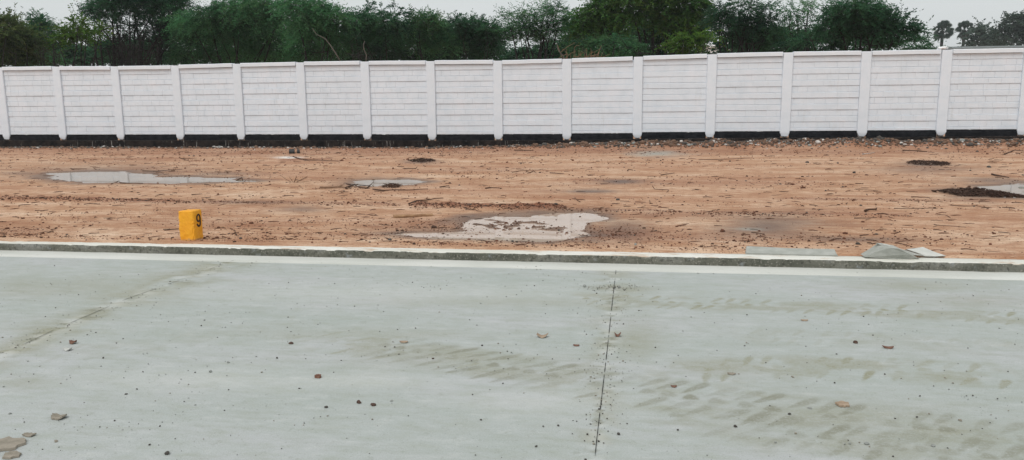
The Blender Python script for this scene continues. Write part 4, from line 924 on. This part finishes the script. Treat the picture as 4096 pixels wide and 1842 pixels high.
# ------------------------------------------------------------------ trees
LAIK = 2.3
def crown_mesh(lobes, D, m, LAI=5.0, leaf=(.15, .055), spread=1.0, droop=.25, seed=0, fine=1.0, rough=1.0, sprigs=(), depth=.85, base=None):
    g = np.random.default_rng(seed+1000)
    if D < 60: leaf = (leaf[0]*.8, leaf[1]*.8)
    PB = []; DR = []; LN = []; TN = []; HU = []
    for (cx, cy, rx_, ry_) in lobes:
        c = ony(cx, cy, D+g.uniform(-.4, .4)+(np.clip((cy-110)/60, -.8, 2.0) if D < 60 else 0)); sc = D/F*1.02
        a, b, dz = rx_*sc, max(ry_, 5)*sc, rx_*sc*depth
        area = math.pi*a*b
        n = int(area*LAI*LAIK/(leaf[0]*leaf[1]*.5)/16)+3
        u = g.normal(size=(n, 3)); u /= np.linalg.norm(u, axis=1)[:, None]
        u[:, 2] = np.where((u[:, 2] < -.25) & (g.random(n) < .78), -u[:, 2], u[:, 2])
        rad = g.uniform(.35, 1.0, n)**.55
        p = c+u*rad[:, None]*np.array([a, dz, b])*(1+.10*rough*g.normal(size=(n, 1)))
        d = u*np.array([1, .8, .35])+g.normal(0, 1, (n, 3))*np.array([.55, .45, .30]); d[:, 2] += np.where(g.random(n) < np.where(u[:, 2] > .35, .22, .03), .9, 0); d /= np.linalg.norm(d, axis=1)[:, None]
        PB.append(p); DR.append(d); LN.append(g.uniform(.28, .62, n)*spread*np.where(g.random(n) < np.where(u[:, 2] > .3, .16, .05), 1.9, 1)); lt = g.normal(0, .27)  # random tone per lobe, widened to imitate light and shaded foliage clumps
        TN.append(np.clip(.50+lt+.16*u[:, 2]*0+g.normal(0, .13, n), 0, 1)); HU.append(np.clip(g.normal(.15, .25, n)+(.25 if g.random() < .2 else 0), 0, 1))
    for sp in sprigs:                                           # leading shoots that stand clear of the crown
        q = np.array([ony(x, y, D) for x, y in sp]); 
        for i in range(len(q)-1):
            L = np.linalg.norm(q[i+1]-q[i]); n = max(3, int(L*22))
            t = g.random(n)[:, None]; PB.append(q[i]+(q[i+1]-q[i])*t+g.normal(0, .04, (n, 3))); d = (q[i+1]-q[i])/L+g.normal(0, .7, (n, 3)); DR.append(d/np.linalg.norm(d, axis=1)[:, None]); LN.append(g.uniform(.15, .4, n)); TN.append(np.clip(g.normal(.5, .2, n), 0, 1)); HU.append(np.zeros(n))
    PB = np.concatenate(PB); DR = np.concatenate(DR); LN = np.concatenate(LN); TN = np.concatenate(TN); HU = np.concatenate(HU)
    if base is not None: PB = PB-base
    g = np.random.default_rng(seed+2000)
    n = len(PB); k = 16
    t = (np.arange(k)+.5)/k
    T = np.broadcast_to(t, (n, k))+g.normal(0, .04, (n, k))
    pos = PB[:, None]+DR[:, None]*(T*LN[:, None])[..., None]; pos[..., 2] -= droop*LN[:, None]*T**2
    sd = np.cross(DR, [0, 0, 1.0]); sd /= np.linalg.norm(sd, axis=1)[:, None]+1e-6
    sgn = np.where(np.arange(k) % 2 == 0, 1, -1)[None, :, None]
    ld = DR[:, None]*.7+sd[:, None]*sgn*.8+g.normal(0, .35, (n, k, 3)); ld[..., 2] -= droop*.5
    ld /= np.linalg.norm(ld, axis=2)[..., None]
    nr = np.array([0, -.35, .55])+g.normal(0, .75, (n, k, 3)); wv = np.cross(ld, nr); wv /= np.linalg.norm(wv, axis=2)[..., None]+1e-6
    l = (leaf[0]*fine*g.uniform(.6, 1.25, (n, k)))[..., None]; w = (leaf[1]*fine*g.uniform(.7, 1.2, (n, k)))[..., None]
    Vq = np.stack([pos, pos+ld*l*.5+wv*w*.5, pos+ld*l, pos+ld*l*.5-wv*w*.5], 2).reshape(-1, 3)
    Fq = np.arange(n*k*4).reshape(-1, 4)
    tone = np.repeat(np.clip(np.repeat(TN, k)+g.normal(0, .05, n*k), 0, 1), 4); hue = np.repeat(np.repeat(HU, k), 4)
    # woody stems of the sprays
    tip = PB+DR*LN[:, None]; tip[:, 2] -= droop*LN
    wv2 = sd*.0045; Vt = np.stack([PB-DR*.25-wv2, PB-DR*.25+wv2, tip+wv2*.3, tip-wv2*.3], 1).reshape(-1, 3); Ft = np.arange(n*4).reshape(-1, 4)+len(Vq)
    V = np.concatenate([Vq, Vt]); Fa = np.concatenate([Fq, Ft]); z = np.zeros(len(Vt))
    return mesh('crown', V, Fa, [M[m], M['bark']], False, dict(tone=np.concatenate([tone, z]), hue=np.concatenate([hue, z])), np.repeat([0, 1], [len(Fq), len(Ft)]))
def limbs(base, targets, r0, seed, stems=1, fan=.35, bend=.5, twigs=2):
    g = random.Random(seed); mb = MB()
    for i, t in enumerate(targets):
        t = np.array(t, float); n = 7; s = np.array([g.uniform(-fan, fan), g.uniform(-fan, fan), 0])
        mid = np.array([s[0]+(t[0])*.25, s[1]+t[1]*.25, t[2]*.5]); P = []
        off = np.array([g.uniform(-1, 1), g.uniform(-1, 1), g.uniform(-.4, .4)])*bend
        for q in np.linspace(0, 1, n):
            P.append((1-q)**2*s+2*q*(1-q)*(mid+off)+q*q*t+np.array([g.uniform(-.05, .05), g.uniform(-.05, .05), 0])*(q > 0))
        rr = r0*g.uniform(.7, 1.1)
        mb.tube(P, [rr*(1-q)**.8+.012 for q in np.linspace(0, 1, n)], 6)
        for _ in range(twigs):
            a = P[g.randint(3, 6)]; d = np.array([g.uniform(-1, 1), g.uniform(-1, 1), g.uniform(-.1, 1)])*g.uniform(.4, 1.1)
            mb.tube([a, a+d*.5+[0, 0, -.05], a+d], [rr*.25+.008, rr*.16+.006, .004], 5)
    return mb
def tree(name, label, cat, lobes, D, m, group=None, seed=0, trunk=None, r0=.09, bark='bark', twigs=2, fan=.35, crown='crown', **kw):
    xs = [l[0] for l in lobes]; tx = trunk if trunk else (min(xs)+max(xs))/2
    b = ony(tx, 300, D); base = np.array([b[0], D, .12])
    o = thing(name, label, cat, base, group)
    link(crown, crown_mesh(lobes, D, m, seed=seed, base=base, **kw), o)
    tg = [ony(l[0], l[1]+l[3]*.2, D)-base for i, l in enumerate(lobes) if i % 2 == 0 or twigs > 2 or kw.get('LAI', 5) < 4]
    mb = limbs(base, tg, r0, seed, fan=fan, twigs=twigs); build(mb, 'trunk', M[bark], o, (0, 0, 0), True)
    return o
G1 = 'trees and bushes behind the white wall'
tree('bush', 'rounded olive green bush at the left edge behind the wall', 'bush', [(20, 112, 58, 44), (10, 170, 62, 55), (62, 205, 55, 55), (0, 245, 70, 45), (-85, 130, 90, 65), (-85, 225, 90, 60)], 29, 'leaf_olive', G1, 1, r0=.05, leaf=(.13, .07), LAI=5)
tree('bush', 'yellowish green creeper covered bush between the left edge bush and a peaked one', 'bush', [(100, 142, 32, 38), (118, 190, 40, 50), (105, 240, 60, 40)], 30, 'leaf_olive', G1, 2, r0=.04, leaf=(.12, .07))
tree('thorn_tree', 'small peaked dark thorn tree with a leaning sprig, left of the bright tree', 'tree', [(155, 100, 30, 24), (185, 116, 26, 24), (207, 132, 18, 13), (150, 142, 32, 38), (175, 190, 42, 45), (175, 245, 60, 40)], 32.5, 'leaf_thorn', G1, 3, r0=.05, leaf=(.11, .05), sprigs=[[(160, 85), (140, 58), (115, 55)], [(150, 80), (143, 45)], [(165, 80), (163, 58)]])
tree('small_tree', 'small bright green spreading tree in front of the umbrella thorn', 'tree', [(308, 97, 30, 14), (285, 124, 33, 18), (332, 142, 42, 18), (375, 132, 28, 14), (402, 122, 20, 9), (258, 148, 28, 14), (345, 160, 26, 12), (290, 150, 40, 18), (235, 172, 30, 16)], 31, 'leaf_bright', G1, 4, trunk=325, r0=.05, leaf=(.11, .08), LAI=4.5, fan=.2, sprigs=[[(290, 90), (282, 78)], [(330, 95), (322, 82)]])
tree('umbrella_thorn', 'tall umbrella thorn tree with fanned bare stems and a dark flat crown', 'tree', [(358, 52, 26, 16), (392, 34, 48, 22), (455, 24, 60, 28), (530, 8, 70, 34), (605, 20, 60, 34), (665, 42, 50, 28), (710, 22, 44, 30), (432, 66, 46, 12), (378, 82, 32, 9), (520, 56, 50, 14), (590, 84, 30, 14), (660, 92, 30, 15), (612, 60, 30, 14), (450, -30, 80, 30), (560, -55, 90, 35), (650, -35, 70, 35), (545, 100, 20, 12), (480, 92, 22, 8), (640, 130, 34, 18), (680, 150, 34, 24), (452, 112, 30, 8), (560, 132, 38, 9), (605, 165, 40, 14), (485, 152, 28, 12), (425, 185, 44, 14), (560, 205, 76, 26), (470, 215, 60, 24), (655, 200, 50, 30)], 34, 'leaf_dark', G1, 5, trunk=530, r0=.075, leaf=(.12, .045), LAI=5, twigs=5, fan=.9)
tree('thorn_tree', 'broad feathery thorn tree with drooping sprays, right of the umbrella thorn', 'tree', [(760, 92, 46, 30), (742, 130, 38, 32), (830, 62, 55, 28), (900, 44, 55, 26), (980, 28, 62, 28), (1060, 22, 55, 30), (1120, 48, 52, 32), (840, 108, 66, 30), (930, 92, 66, 32), (1020, 80, 66, 36), (1095, 104, 60, 40), (790, 158, 66, 32), (885, 160, 70, 30), (985, 148, 76, 34), (1070, 160, 66, 38), (765, 215, 70, 36), (880, 218, 76, 34), (1000, 214, 84, 40), (1110, 220, 80, 40)], 33, 'leaf_thorn', G1, 6, r0=.032, leaf=(.15, .045), LAI=4.2, droop=.5, spread=1.25, sprigs=[[(860, 45), (868, 12), (900, 18)], [(920, 30), (925, 8)], [(1005, 10), (1015, -8)]])
tree('thorn_tree', 'feathery thorn tree sloping down to the right with a pale slanting bough', 'tree', [(1200, 40, 55, 34), (1270, 52, 55, 34), (1330, 76, 55, 28), (1230, 102, 66, 40), (1320, 128, 66, 38), (1250, 170, 76, 40), (1350, 188, 66, 40), (1240, 222, 80, 32), (1180, 12, 40, 22), (1290, 20, 20, 10)], 31.5, 'leaf_thorn', G1, 7, r0=.03, leaf=(.14, .045), LAI=4.2, droop=.45, spread=1.2, sprigs=[[(1310, 40), (1322, 18), (1350, 28)], [(1370, 60), (1380, 36)]])
tree('thorn_tree', 'thorn tree with tall loose sprigs standing against the sky', 'tree', [(1420, 86, 50, 26), (1480, 80, 42, 26), (1540, 92, 46, 24), (1592, 118, 36, 20), (1440, 130, 58, 36), (1540, 145, 58, 36), (1430, 195, 40, 36), (1545, 200, 60, 42)], 33, 'leaf_dark', G1, 8, r0=.03, leaf=(.13, .05), LAI=4.5, droop=.35, sprigs=[[(1475, 70), (1472, 30), (1478, 0)], [(1475, 40), (1500, 14)], [(1520, 70), (1532, 35), (1572, 18)], [(1535, 45), (1560, 55)], [(1560, 85), (1590, 55), (1598, 34)], [(1590, 60), (1635, 42)], [(1590, 70), (1622, 56)]])
tree('thorn_tree', 'rounded thorn tree in the middle, left of the lower dark one', 'tree', [(1680, 90, 42, 22), (1722, 86, 32, 20), (1660, 125, 52, 32), (1740, 128, 52, 32), (1680, 180, 66, 42), (1780, 190, 60, 42)], 34.5, 'leaf_thorn', G1, 9, r0=.03, leaf=(.13, .05), LAI=4.5, sprigs=[[(1680, 75), (1684, 60), (1695, 62)], [(1660, 85), (1655, 68)]])
tree('thorn_tree', 'low dark thorn tree with thin upright shoots, right of the rounded one', 'tree', [(1830, 102, 42, 20), (1890, 106, 46, 20), (1950, 116, 46, 18), (1860, 148, 66, 36), (1950, 158, 66, 30), (2005, 132, 38, 20), (1850, 200, 76, 38), (1950, 200, 46, 34)], 36, 'leaf_dark', G1, 10, r0=.03, leaf=(.12, .05), LAI=4.5, sprigs=[[(1835, 90), (1838, 62), (1850, 58)], [(1920, 95), (1926, 68)], [(1870, 90), (1878, 76)]])
tree('flat_topped_tree', 'flat topped tree with thin layered feathery tiers', 'tree', [(2080, 58, 42, 5), (2048, 76, 32, 5), (2122, 72, 46, 6), (2172, 40, 38, 6), (2168, 60, 42, 6), (2222, 34, 22, 7), (2228, 54, 32, 6), (2100, 98, 58, 9), (2190, 92, 58, 9), (2240, 84, 28, 7), (2075, 120, 58, 12), (2170, 124, 66, 16), (2228, 118, 26, 9), (2100, 152, 66, 18), (2190, 156, 50, 16), (2025, 64, 20, 4)], 35.5, 'leaf_thorn', G1, 11, trunk=2150, r0=.06, leaf=(.13, .04), LAI=3.6, droop=.05, spread=1.2, depth=.6, sprigs=[[(2240, 50), (2268, 40)], [(2170, 30), (2172, 20)], [(2228, 30), (2232, 20)]])
tree('neem_tree', 'largest leafy green tree with a dense broad crown', 'tree', [(2310, 74, 34, 22), (2292, 112, 28, 28), (2340, 112, 42, 30), (2318, 148, 36, 22), (2390, 40, 42, 30), (2440, 12, 56, 36), (2520, 14, 56, 34), (2600, 10, 56, 36), (2680, 10, 56, 40), (2760, 14, 56, 42), (2798, 52, 32, 42), (2790, 102, 38, 36), (2420, 84, 54, 38), (2500, 82, 50, 30), (2570, 64, 50, 28), (2640, 66, 46, 26), (2720, 80, 56, 36), (2470, -42, 80, 40), (2600, -65, 90, 45), (2720, -48, 80, 40), (2430, 140, 60, 30), (2770, 138, 36, 24), (2650, 110, 44, 20)], 37, 'leaf_neem', G1, 12, trunk=2620, r0=.14, leaf=(.13, .075), LAI=5.2, droop=.35)
tree('shrub', 'low drooping feathery shrub under the largest tree', 'shrub', [(2330, 186, 42, 20), (2400, 178, 46, 22), (2462, 174, 42, 20), (2512, 190, 38, 22), (2550, 207, 28, 18), (2380, 215, 56, 18), (2470, 220, 60, 18)], 29.5, 'leaf_thorn', G1, 13, r0=.03, leaf=(.13, .035), LAI=3.6, droop=.6, spread=1.1)
tree('shrub', 'creeper covered shrub with yellow green shoots at the right foot of the largest tree', 'shrub', [(2730, 166, 32, 16), (2790, 160, 36, 13), (2762, 192, 46, 22), (2705, 194, 36, 20), (2822, 152, 20, 8)], 30, 'leaf_bright', G1, 14, r0=.03, leaf=(.11, .07), LAI=4.0)
tree('thorn_tree', 'feathery thorn tree with a sparse open top, right of the largest tree', 'tree', [(2900, 36, 38, 9), (2868, 52, 32, 9), (2962, 20, 32, 10), (3002, 24, 22, 10), (3062, 26, 36, 3), (3002, 44, 36, 5), (2882, 92, 42, 26), (2932, 98, 50, 30), (3000, 96, 46, 26), (3062, 92, 40, 22), (2905, 138, 36, 24), (2985, 148, 66, 36), (3062, 148, 60, 32), (3010, 190, 76, 26), (3085, 186, 60, 22)], 34.5, 'leaf_dark', G1, 15, trunk=2960, r0=.06, leaf=(.12, .05), LAI=3.6, fan=.6, sprigs=[[(3010, 45), (3060, 26), (3108, 18)], [(3020, 55), (3062, 42)]])
tree('sparse_tree', 'thin see-through feathery tree between the open topped thorn and the round dark one', 'tree', [(3150, 52, 24, 8), (3182, 46, 32, 8), (3240, 14, 32, 9), (3232, 40, 28, 9), (3302, 27, 32, 5), (3160, 80, 28, 10), (3212, 80, 32, 9), (3252, 68, 28, 8), (3150, 110, 38, 10), (3222, 110, 38, 9), (3122, 136, 38, 11)], 35.5, 'leaf_thorn', G1, 16, trunk=3200, r0=.045, leaf=(.11, .045), LAI=1.8, sprigs=[[(3170, 40), (3168, 15)], [(3140, 45), (3132, 22)]])
tree('thorn_tree', 'round topped dark thorn tree, rightmost of the near trees', 'tree', [(3330, 72, 36, 22), (3380, 42, 46, 22), (3440, 32, 46, 20), (3490, 48, 42, 24), (3522, 78, 42, 26), (3370, 92, 56, 30), (3450, 86, 56, 34), (3552, 96, 46, 14), (3602, 102, 40, 10), (3322, 124, 56, 22), (3422, 134, 62, 28), (3522, 130, 52, 28), (3602, 130, 46, 18), (3642, 126, 36, 9), (3662, 160, 32, 9), (3602, 168, 44, 18), (3250, 162, 50, 15), (3180, 182, 60, 16), (3510, 182, 70, 18)], 31, 'leaf_dark', G1, 17, trunk=3430, r0=.07, leaf=(.12, .05), LAI=4.4, sprigs=[[(3560, 80), (3580, 55), (3590, 42)], [(3610, 95), (3630, 58)], [(3640, 120), (3690, 108)], [(3640, 125), (3705, 132)], [(3480, 28), (3520, 14)], [(3660, 160), (3715, 170)]])
tree('shrub', 'small dark shrub peeping over the wall beside the round dark thorn tree', 'shrub', [(3672, 196, 34, 9), (3712, 199, 20, 7)], 27.5, 'leaf_dark', G1, 18, r0=.02, leaf=(.09, .04))
FAR = 'distant trees beyond the grey shed'
tree('leafy_tree', 'distant leafy tree close to the right of the second palm', 'tree', [(3922, 140, 26, 28), (3912, 165, 28, 24), (3946, 162, 24, 22), (3928, 186, 44, 14)], 128, 'leaf_far_hazy', FAR, 21, r0=.15, leaf=(.42, .22), LAI=4.5, spread=2.6)
tree('leafy_tree', 'smallest distant bushy tree between two taller ones at the right', 'tree', [(3976, 170, 16, 12), (3996, 176, 14, 10), (3985, 187, 22, 9)], 132, 'leaf_far_hazy', FAR, 22, r0=.12, leaf=(.42, .22), LAI=4, spread=2.4)
tree('leafy_tree', 'distant broad leafy tree at the right edge of the photo', 'tree', [(4020, 136, 32, 22), (4060, 100, 34, 30), (4090, 130, 46, 40), (4040, 166, 52, 18), (4150, 105, 60, 45), (4170, 150, 80, 40), (4050, 78, 16, 12)], 112, 'leaf_far_hazy', FAR, 23, r0=.2, leaf=(.38, .2), LAI=4.2, spread=2.4)
tr = [('smaller dark thicket bush behind the left edge bush', 20, 43), ('dark thicket bush below the small bright tree', 260, 40), ('dark thicket bush at the foot of the umbrella thorn', 520, 44), ('dark thicket bush behind the broad feathery thorn', 820, 42), ('dark thicket bush right behind the broad feathery thorn', 1060, 44), ('dark thicket bush behind the sloping thorn tree', 1330, 43), ('dark thicket bush under the sprigged thorn tree', 1600, 42), ('dark thicket bush under the low dark thorn tree', 1860, 44), ('dark thicket bush below the flat topped tree', 2200, 42), ('dark thicket bush left under the largest tree', 2440, 44), ('dark thicket bush in the deep shade of the largest tree', 2660, 43), ('dark thicket bush behind the open topped thorn', 3060, 43), ('dark thicket bush behind the round dark thorn tree', 3360, 44)]
for i, (lab, cx, D) in enumerate(tr):
    g = random.Random(40+i)
    hi = {260: 215, 520: 205, 2200: 215, 3060: 150, 3360: 120, 820: 95, 1060: 90, 1330: 120, 1600: 145, 1860: 150, 2440: 110, 2660: 110, 20: 150}.get(cx, 175)
    lb = [(cx+g.uniform(-110, 110), hi+g.uniform(-12, 30), g.uniform(55, 85), g.uniform(26, 38)) for _ in range(4)]+[(cx+q, 245, 90, 35) for q in (-110, 0, 110)]+([(cx+q, (hi+235)/2, 95, 40) for q in (-90, 60)] if hi < 170 else [])
    if cx == 2660: lb += [(2620, 130, 60, 30), (2680, 160, 60, 40), (2560, 160, 60, 40)]
    tree('thicket_bush', lab, 'bush', lb, D, 'leaf_dark', G1, 60+i, r0=.04, leaf=(.20, .10), LAI=4.2)

# bare twiggy brush and pale boughs showing over the wall
def dry_brush(cx, cy, w, h, D, n, label, mm='twig_tan', seed=0, pale=None):
    g = random.Random(seed); b = ony(cx, 300, D); base = np.array([b[0], D, .12]); sc = D/F
    o = thing('dry_bush', label, 'bush', base, G1); mb = MB(); n = int(n*.7)
    for _ in range(n):
        tx = cx+g.uniform(-w, w); ty = cy+g.uniform(-h, h); t = ony(tx, ty, D+g.uniform(-.5, .5))-base
        s = np.array([g.uniform(-.4, .4), g.uniform(-.3, .3), 0]); m_ = s*.4+t*.6+np.array([g.uniform(-.4, .4), g.uniform(-.3, .3), g.uniform(-.1, .5)])
        P = [(1-q)**2*s+2*q*(1-q)*m_+q*q*t for q in np.linspace(0, 1, 7)]
        mb.tube(P, [.014*(1-q)+.005 for q in np.linspace(0, 1, 7)], 5)
        for _ in range(3):
            a = P[g.randint(3, 6)]; d = np.array([g.uniform(-1, 1), g.uniform(-.6, .6), g.uniform(-.5, .6)])*.6
            mb.tube([a, a+d*.5+[0, 0, .04], a+d], [.009, .007, .004], 4)
    build(mb, 'twigs', M[mm], o)
    if pale:
        mb = MB(); P = [ony(x, y, D-.6)-base for x, y in pale]; mb.tube(P, np.linspace(.026, .012, len(P)), 7); build(mb, 'bough', M['pale_bark'], o, (0, 0, 0), True)
dry_brush(2330, 215, 90, 25, 28.3, 46, 'bare brown brush with a pale broken bough over the wall, below the flat topped tree', 'twig_tan', 1, [(2268, 265), (2252, 225), (2235, 205), (2230, 190), (2228, 175)])
dry_brush(1440, 205, 45, 35, 29.5, 30, 'bare tan brush with a crooked pale stem over the wall, under the sprigged thorn', 'bark', 2, [(1464, 262), (1466, 220), (1456, 200), (1454, 180), (1459, 164)])
dry_brush(530, 175, 110, 60, 32.0, 110, 'bare brown brush at the foot of the umbrella thorn', 'bark', 3)
dry_brush(1300, 180, 25, 35, 29.6, 5, 'slanting bare bough in front of the sloping thorn tree', 'bark', 4, [(1372, 262), (1340, 210), (1320, 180), (1300, 155), (1265, 138), (1250, 115)])
dry_brush(190, 190, 60, 40, 29.3, 34, 'tangled grey brown brush below the peaked thorn tree', 'bark', 5)

# two distant fan palms
def palm(cx, cy, top, rpx, D, label, seed, skirt):
    g = random.Random(seed); c = ony(cx, cy, D); base = np.array([c[0], D, .15]); H = c[2]-base[2]; Rm = rpx*D/F
    o = thing('fan_palm', label, 'palm', base, FAR)
    mb = MB(); mb.tube([(0, 0, 0), (.05, 0, H*.3), (-.03, 0, H*.7), (0, 0, H)], [.34, .24, .21, .26], 9); build(mb, 'trunk', M['bark'], o, (0, 0, 0), True)
    n = 72
    V = []; Fc = []; tone = []
    for i in range(n):
        el = g.uniform(-1.15, 1.45); az = g.uniform(0, 6.283)
        d = np.array([math.cos(el)*math.cos(az), math.cos(el)*math.sin(az), math.sin(el)]); L = Rm*g.uniform(.34, .68); hub = np.array([0, 0, H])+d*L
        side = np.cross(d, [0, 0, 1]); side /= np.linalg.norm(side)+1e-6; nrm = np.cross(side, d); fr = Rm*g.uniform(.28, .38); tn = g.random()*.8
        tw = g.uniform(-1.57, 1.57); s2 = side*math.cos(tw)+nrm*math.sin(tw)
        b = len(V); V += [np.array([0, 0, H])-side*.03, np.array([0, 0, H])+side*.03, hub+side*.03, hub-side*.03]; Fc.append([b, b+1, b+2, b+3]); tone += [tn]*4
        m_ = 11
        for k in range(m_):
            a = -1.9+3.8*k/(m_-1); dr = d*math.cos(a)+s2*math.sin(a); dr = dr*fr*(1-.12*abs(a)); pw = (s2*math.cos(a)-d*math.sin(a))*fr*.13
            b = len(V); V += [hub, hub+dr*.55+pw, hub+dr+np.array([0, 0, -.14*fr]), hub+dr*.55-pw]; Fc.append([b, b+1, b+2, b+3]); tone += [tn]*4
    link('crown', mesh('crown', np.array(V), np.array(Fc), M['leaf_far_hazy'], False, dict(tone=tone, hue=[0]*len(V))), o)
    if skirt:
        mb = MB()
        for k in range(16):
            az = k/16*6.283; r1 = .55*Rm*g.uniform(.5, 1); z = H-Rm*g.uniform(.55, .9)
            mb.tube([(0.2*math.cos(az), .2*math.sin(az), H-Rm*.25), (r1*.6*math.cos(az), r1*.6*math.sin(az), H-Rm*.4), (r1*.7*math.cos(az), r1*.7*math.sin(az), z)], [.05, .06, .03], 5)
        build(mb, 'dry_fronds', M['pale_bark'], o)
palm(3771, 124, 82, 45, 140, 'distant fan palm with a full round crown, left of the pair', 1, False)
palm(3858, 120, 80, 40, 146, 'distant fan palm with dry fronds, right of the pair, touching a leafy tree', 2, True)

# ------------------------------------------------------------------ buildings beyond the wall
def rect_building(name, label, x0, x1, y0, y1, zt, wallm, roofm, eave=.3):
    o = thing(name, label, 'building', ((x0+x1)/2, y0, .12)); W = x1-x0; Dp = y1-y0; H = zt-.12
    mb = MB(); mb.box(-W/2, W/2, 0, Dp, -.1, H-.4)
    k = int(W//6)
    for i in range(k+1): mb.box(-W/2+i*W/k-.15, -W/2+i*W/k+.15, -.12, -.002, -.1, H-.42)
    build(mb, 'wall', wallm, o)
    mb = MB(); V = [(-W/2-eave, -eave, H-.55), (W/2+eave, -eave, H-.55), (W/2+eave, -eave, H-.40), (-W/2-eave, -eave, H-.40), (-W/2-eave, Dp*.5, H), (W/2+eave, Dp*.5, H), (-W/2-eave, Dp+eave, H-.40), (W/2+eave, Dp+eave, H-.40), (-W/2-eave, Dp+eave, H-.55), (W/2+eave, Dp+eave, H-.55)]
    mb.add(V, [[0, 1, 2, 3], [3, 2, 5, 4], [4, 5, 7, 6], [6, 7, 9, 8], [8, 9, 1, 0], [0, 3, 4, 6, 8], [1, 9, 7, 5, 2]]); build(mb, 'roof', roofm, o)
    for i in range(k):
        xc = -W/2+(i+.5)*W/k
        f = MB()
        for (a, b, c, d) in ((-.7, .7, H*.35, H*.35+.07), (-.7, .7, H*.35+1.13, H*.35+1.2), (-.7, -.63, H*.35+.07, H*.35+1.13), (.63, .7, H*.35+.07, H*.35+1.13)): f.box(xc+a, xc+b, -.05, -.003, c, d)
        fo = build(f, 'window', M['stone_grey'], o); p = MB(); p.box(xc-.63, xc+.63, -.02, -.003, H*.35+.07, H*.35+1.13); build(p, 'pane', M['blackblock'], fo)
    return o
M['shed_wall'] = simple('grey_cement_render', (.20, .21, .22), (.28, .29, .30), 1.5, .9, .2)
M['shed_roof'] = simple('dull_sheet_roof', (.10, .115, .115), (.17, .185, .185), 1.2, .7, .2)
M['house_wall'] = simple('white_house_wall', (.62, .62, .60), (.74, .74, .73), 1.2, .85, .2)
a = ony(3640, 186, 88); b = ony(4300, 186, 88)
rect_building('shed', 'long low grey shed with a dark sheet roof beyond the wall at right', a[0], b[0]+8, 85, 93, ony(3900, 186, 89)[2], M['shed_wall'], M['shed_roof'])
a = ony(2795, 180, 62); b = ony(2935, 180, 62)
rect_building('house', 'white house half hidden behind trees right of the largest tree', a[0], b[0], 60, 67, ony(2860, 168, 62)[2], M['house_wall'], M['house_wall'], .1)

# ------------------------------------------------------------------ air
zmax = 21.0
mb = MB(); mb.box(-402, 402, -122, 522, -1.2, zmax)
hm = bpy.data.materials.new('haze'); hm.use_nodes = True; nt = hm.node_tree
for n_ in list(nt.nodes):
    if n_.type == 'BSDF_PRINCIPLED': nt.nodes.remove(n_)
pv = nt.nodes.new('ShaderNodeVolumePrincipled'); pv.inputs['Color'].default_value = (.92, .95, .97, 1); pv.inputs['Density'].default_value = .0006; pv.inputs['Anisotropy'].default_value = .2
nt.links.new(pv.outputs[0], nt.nodes['Material Output'].inputs['Volume'])
hz = build(mb, 'haze', hm); hz['kind'] = 'stuff'

# ------------------------------------------------------------------ light: thick white overcast
SUN_EL, SUN_AZ = R(57), R(200)                       # azimuth measured clockwise from +y: behind the camera, a little to the left
w = bpy.data.worlds.new('World'); scene.world = w; w.use_nodes = True; nt = w.node_tree; N = NT(nt)
bg = nt.nodes['Background']; sky = N.n('ShaderNodeTexSky'); sky.sky_type = 'NISHITA'; sky.sun_disc = False
sky.sun_elevation = SUN_EL; sky.sun_rotation = SUN_AZ; sky.air_density = 1.0; sky.dust_density = 4.0; sky.ozone_density = 1.0
hs = N.n('ShaderNodeHueSaturation'); hs.inputs['Saturation'].default_value = .12; N.l(sky.outputs[0], hs.inputs['Color'])
cloud = N.mix(.8, hs.outputs[0], (6.6, 6.95, 7.0)); N.l(cloud, bg.inputs['Color']); bg.inputs['Strength'].default_value = .11
sl = bpy.data.lights.new('sun', 'SUN'); sl.energy = 1.5; sl.angle = R(40); sl.color = (1, .97, .93)
so = bpy.data.objects.new('sun', sl); COL.objects.link(so)
from mathutils import Vector, Matrix
sd = Vector((math.sin(SUN_AZ)*math.cos(SUN_EL), math.cos(SUN_AZ)*math.cos(SUN_EL), math.sin(SUN_EL)))
so.rotation_euler = sd.to_track_quat('Z', 'Y').to_euler(); so.location = sd*60

cam = bpy.data.cameras.new('camera'); co = bpy.data.objects.new('camera', cam); COL.objects.link(co)
cam.sensor_width = 36; cam.lens = 36*F/4096; cam.clip_start = .05; cam.clip_end = 3000
mm_ = Matrix(((rt[0], up[0], -fw[0], CAM[0]), (rt[1], up[1], -fw[1], CAM[1]), (rt[2], up[2], -fw[2], CAM[2]), (0, 0, 0, 1)))
co.matrix_world = mm_
scene.camera = co
scene.view_settings.view_transform = 'Standard'; scene.view_settings.look = 'None'; scene.view_settings.exposure = .08; scene.view_settings.gamma = 1
scene.cycles.use_denoising = True; scene.cycles.use_adaptive_sampling = False
scene.cycles.volume_bounces = 0; scene.cycles.max_bounces = 6; scene.cycles.diffuse_bounces = 3; scene.cycles.glossy_bounces = 2
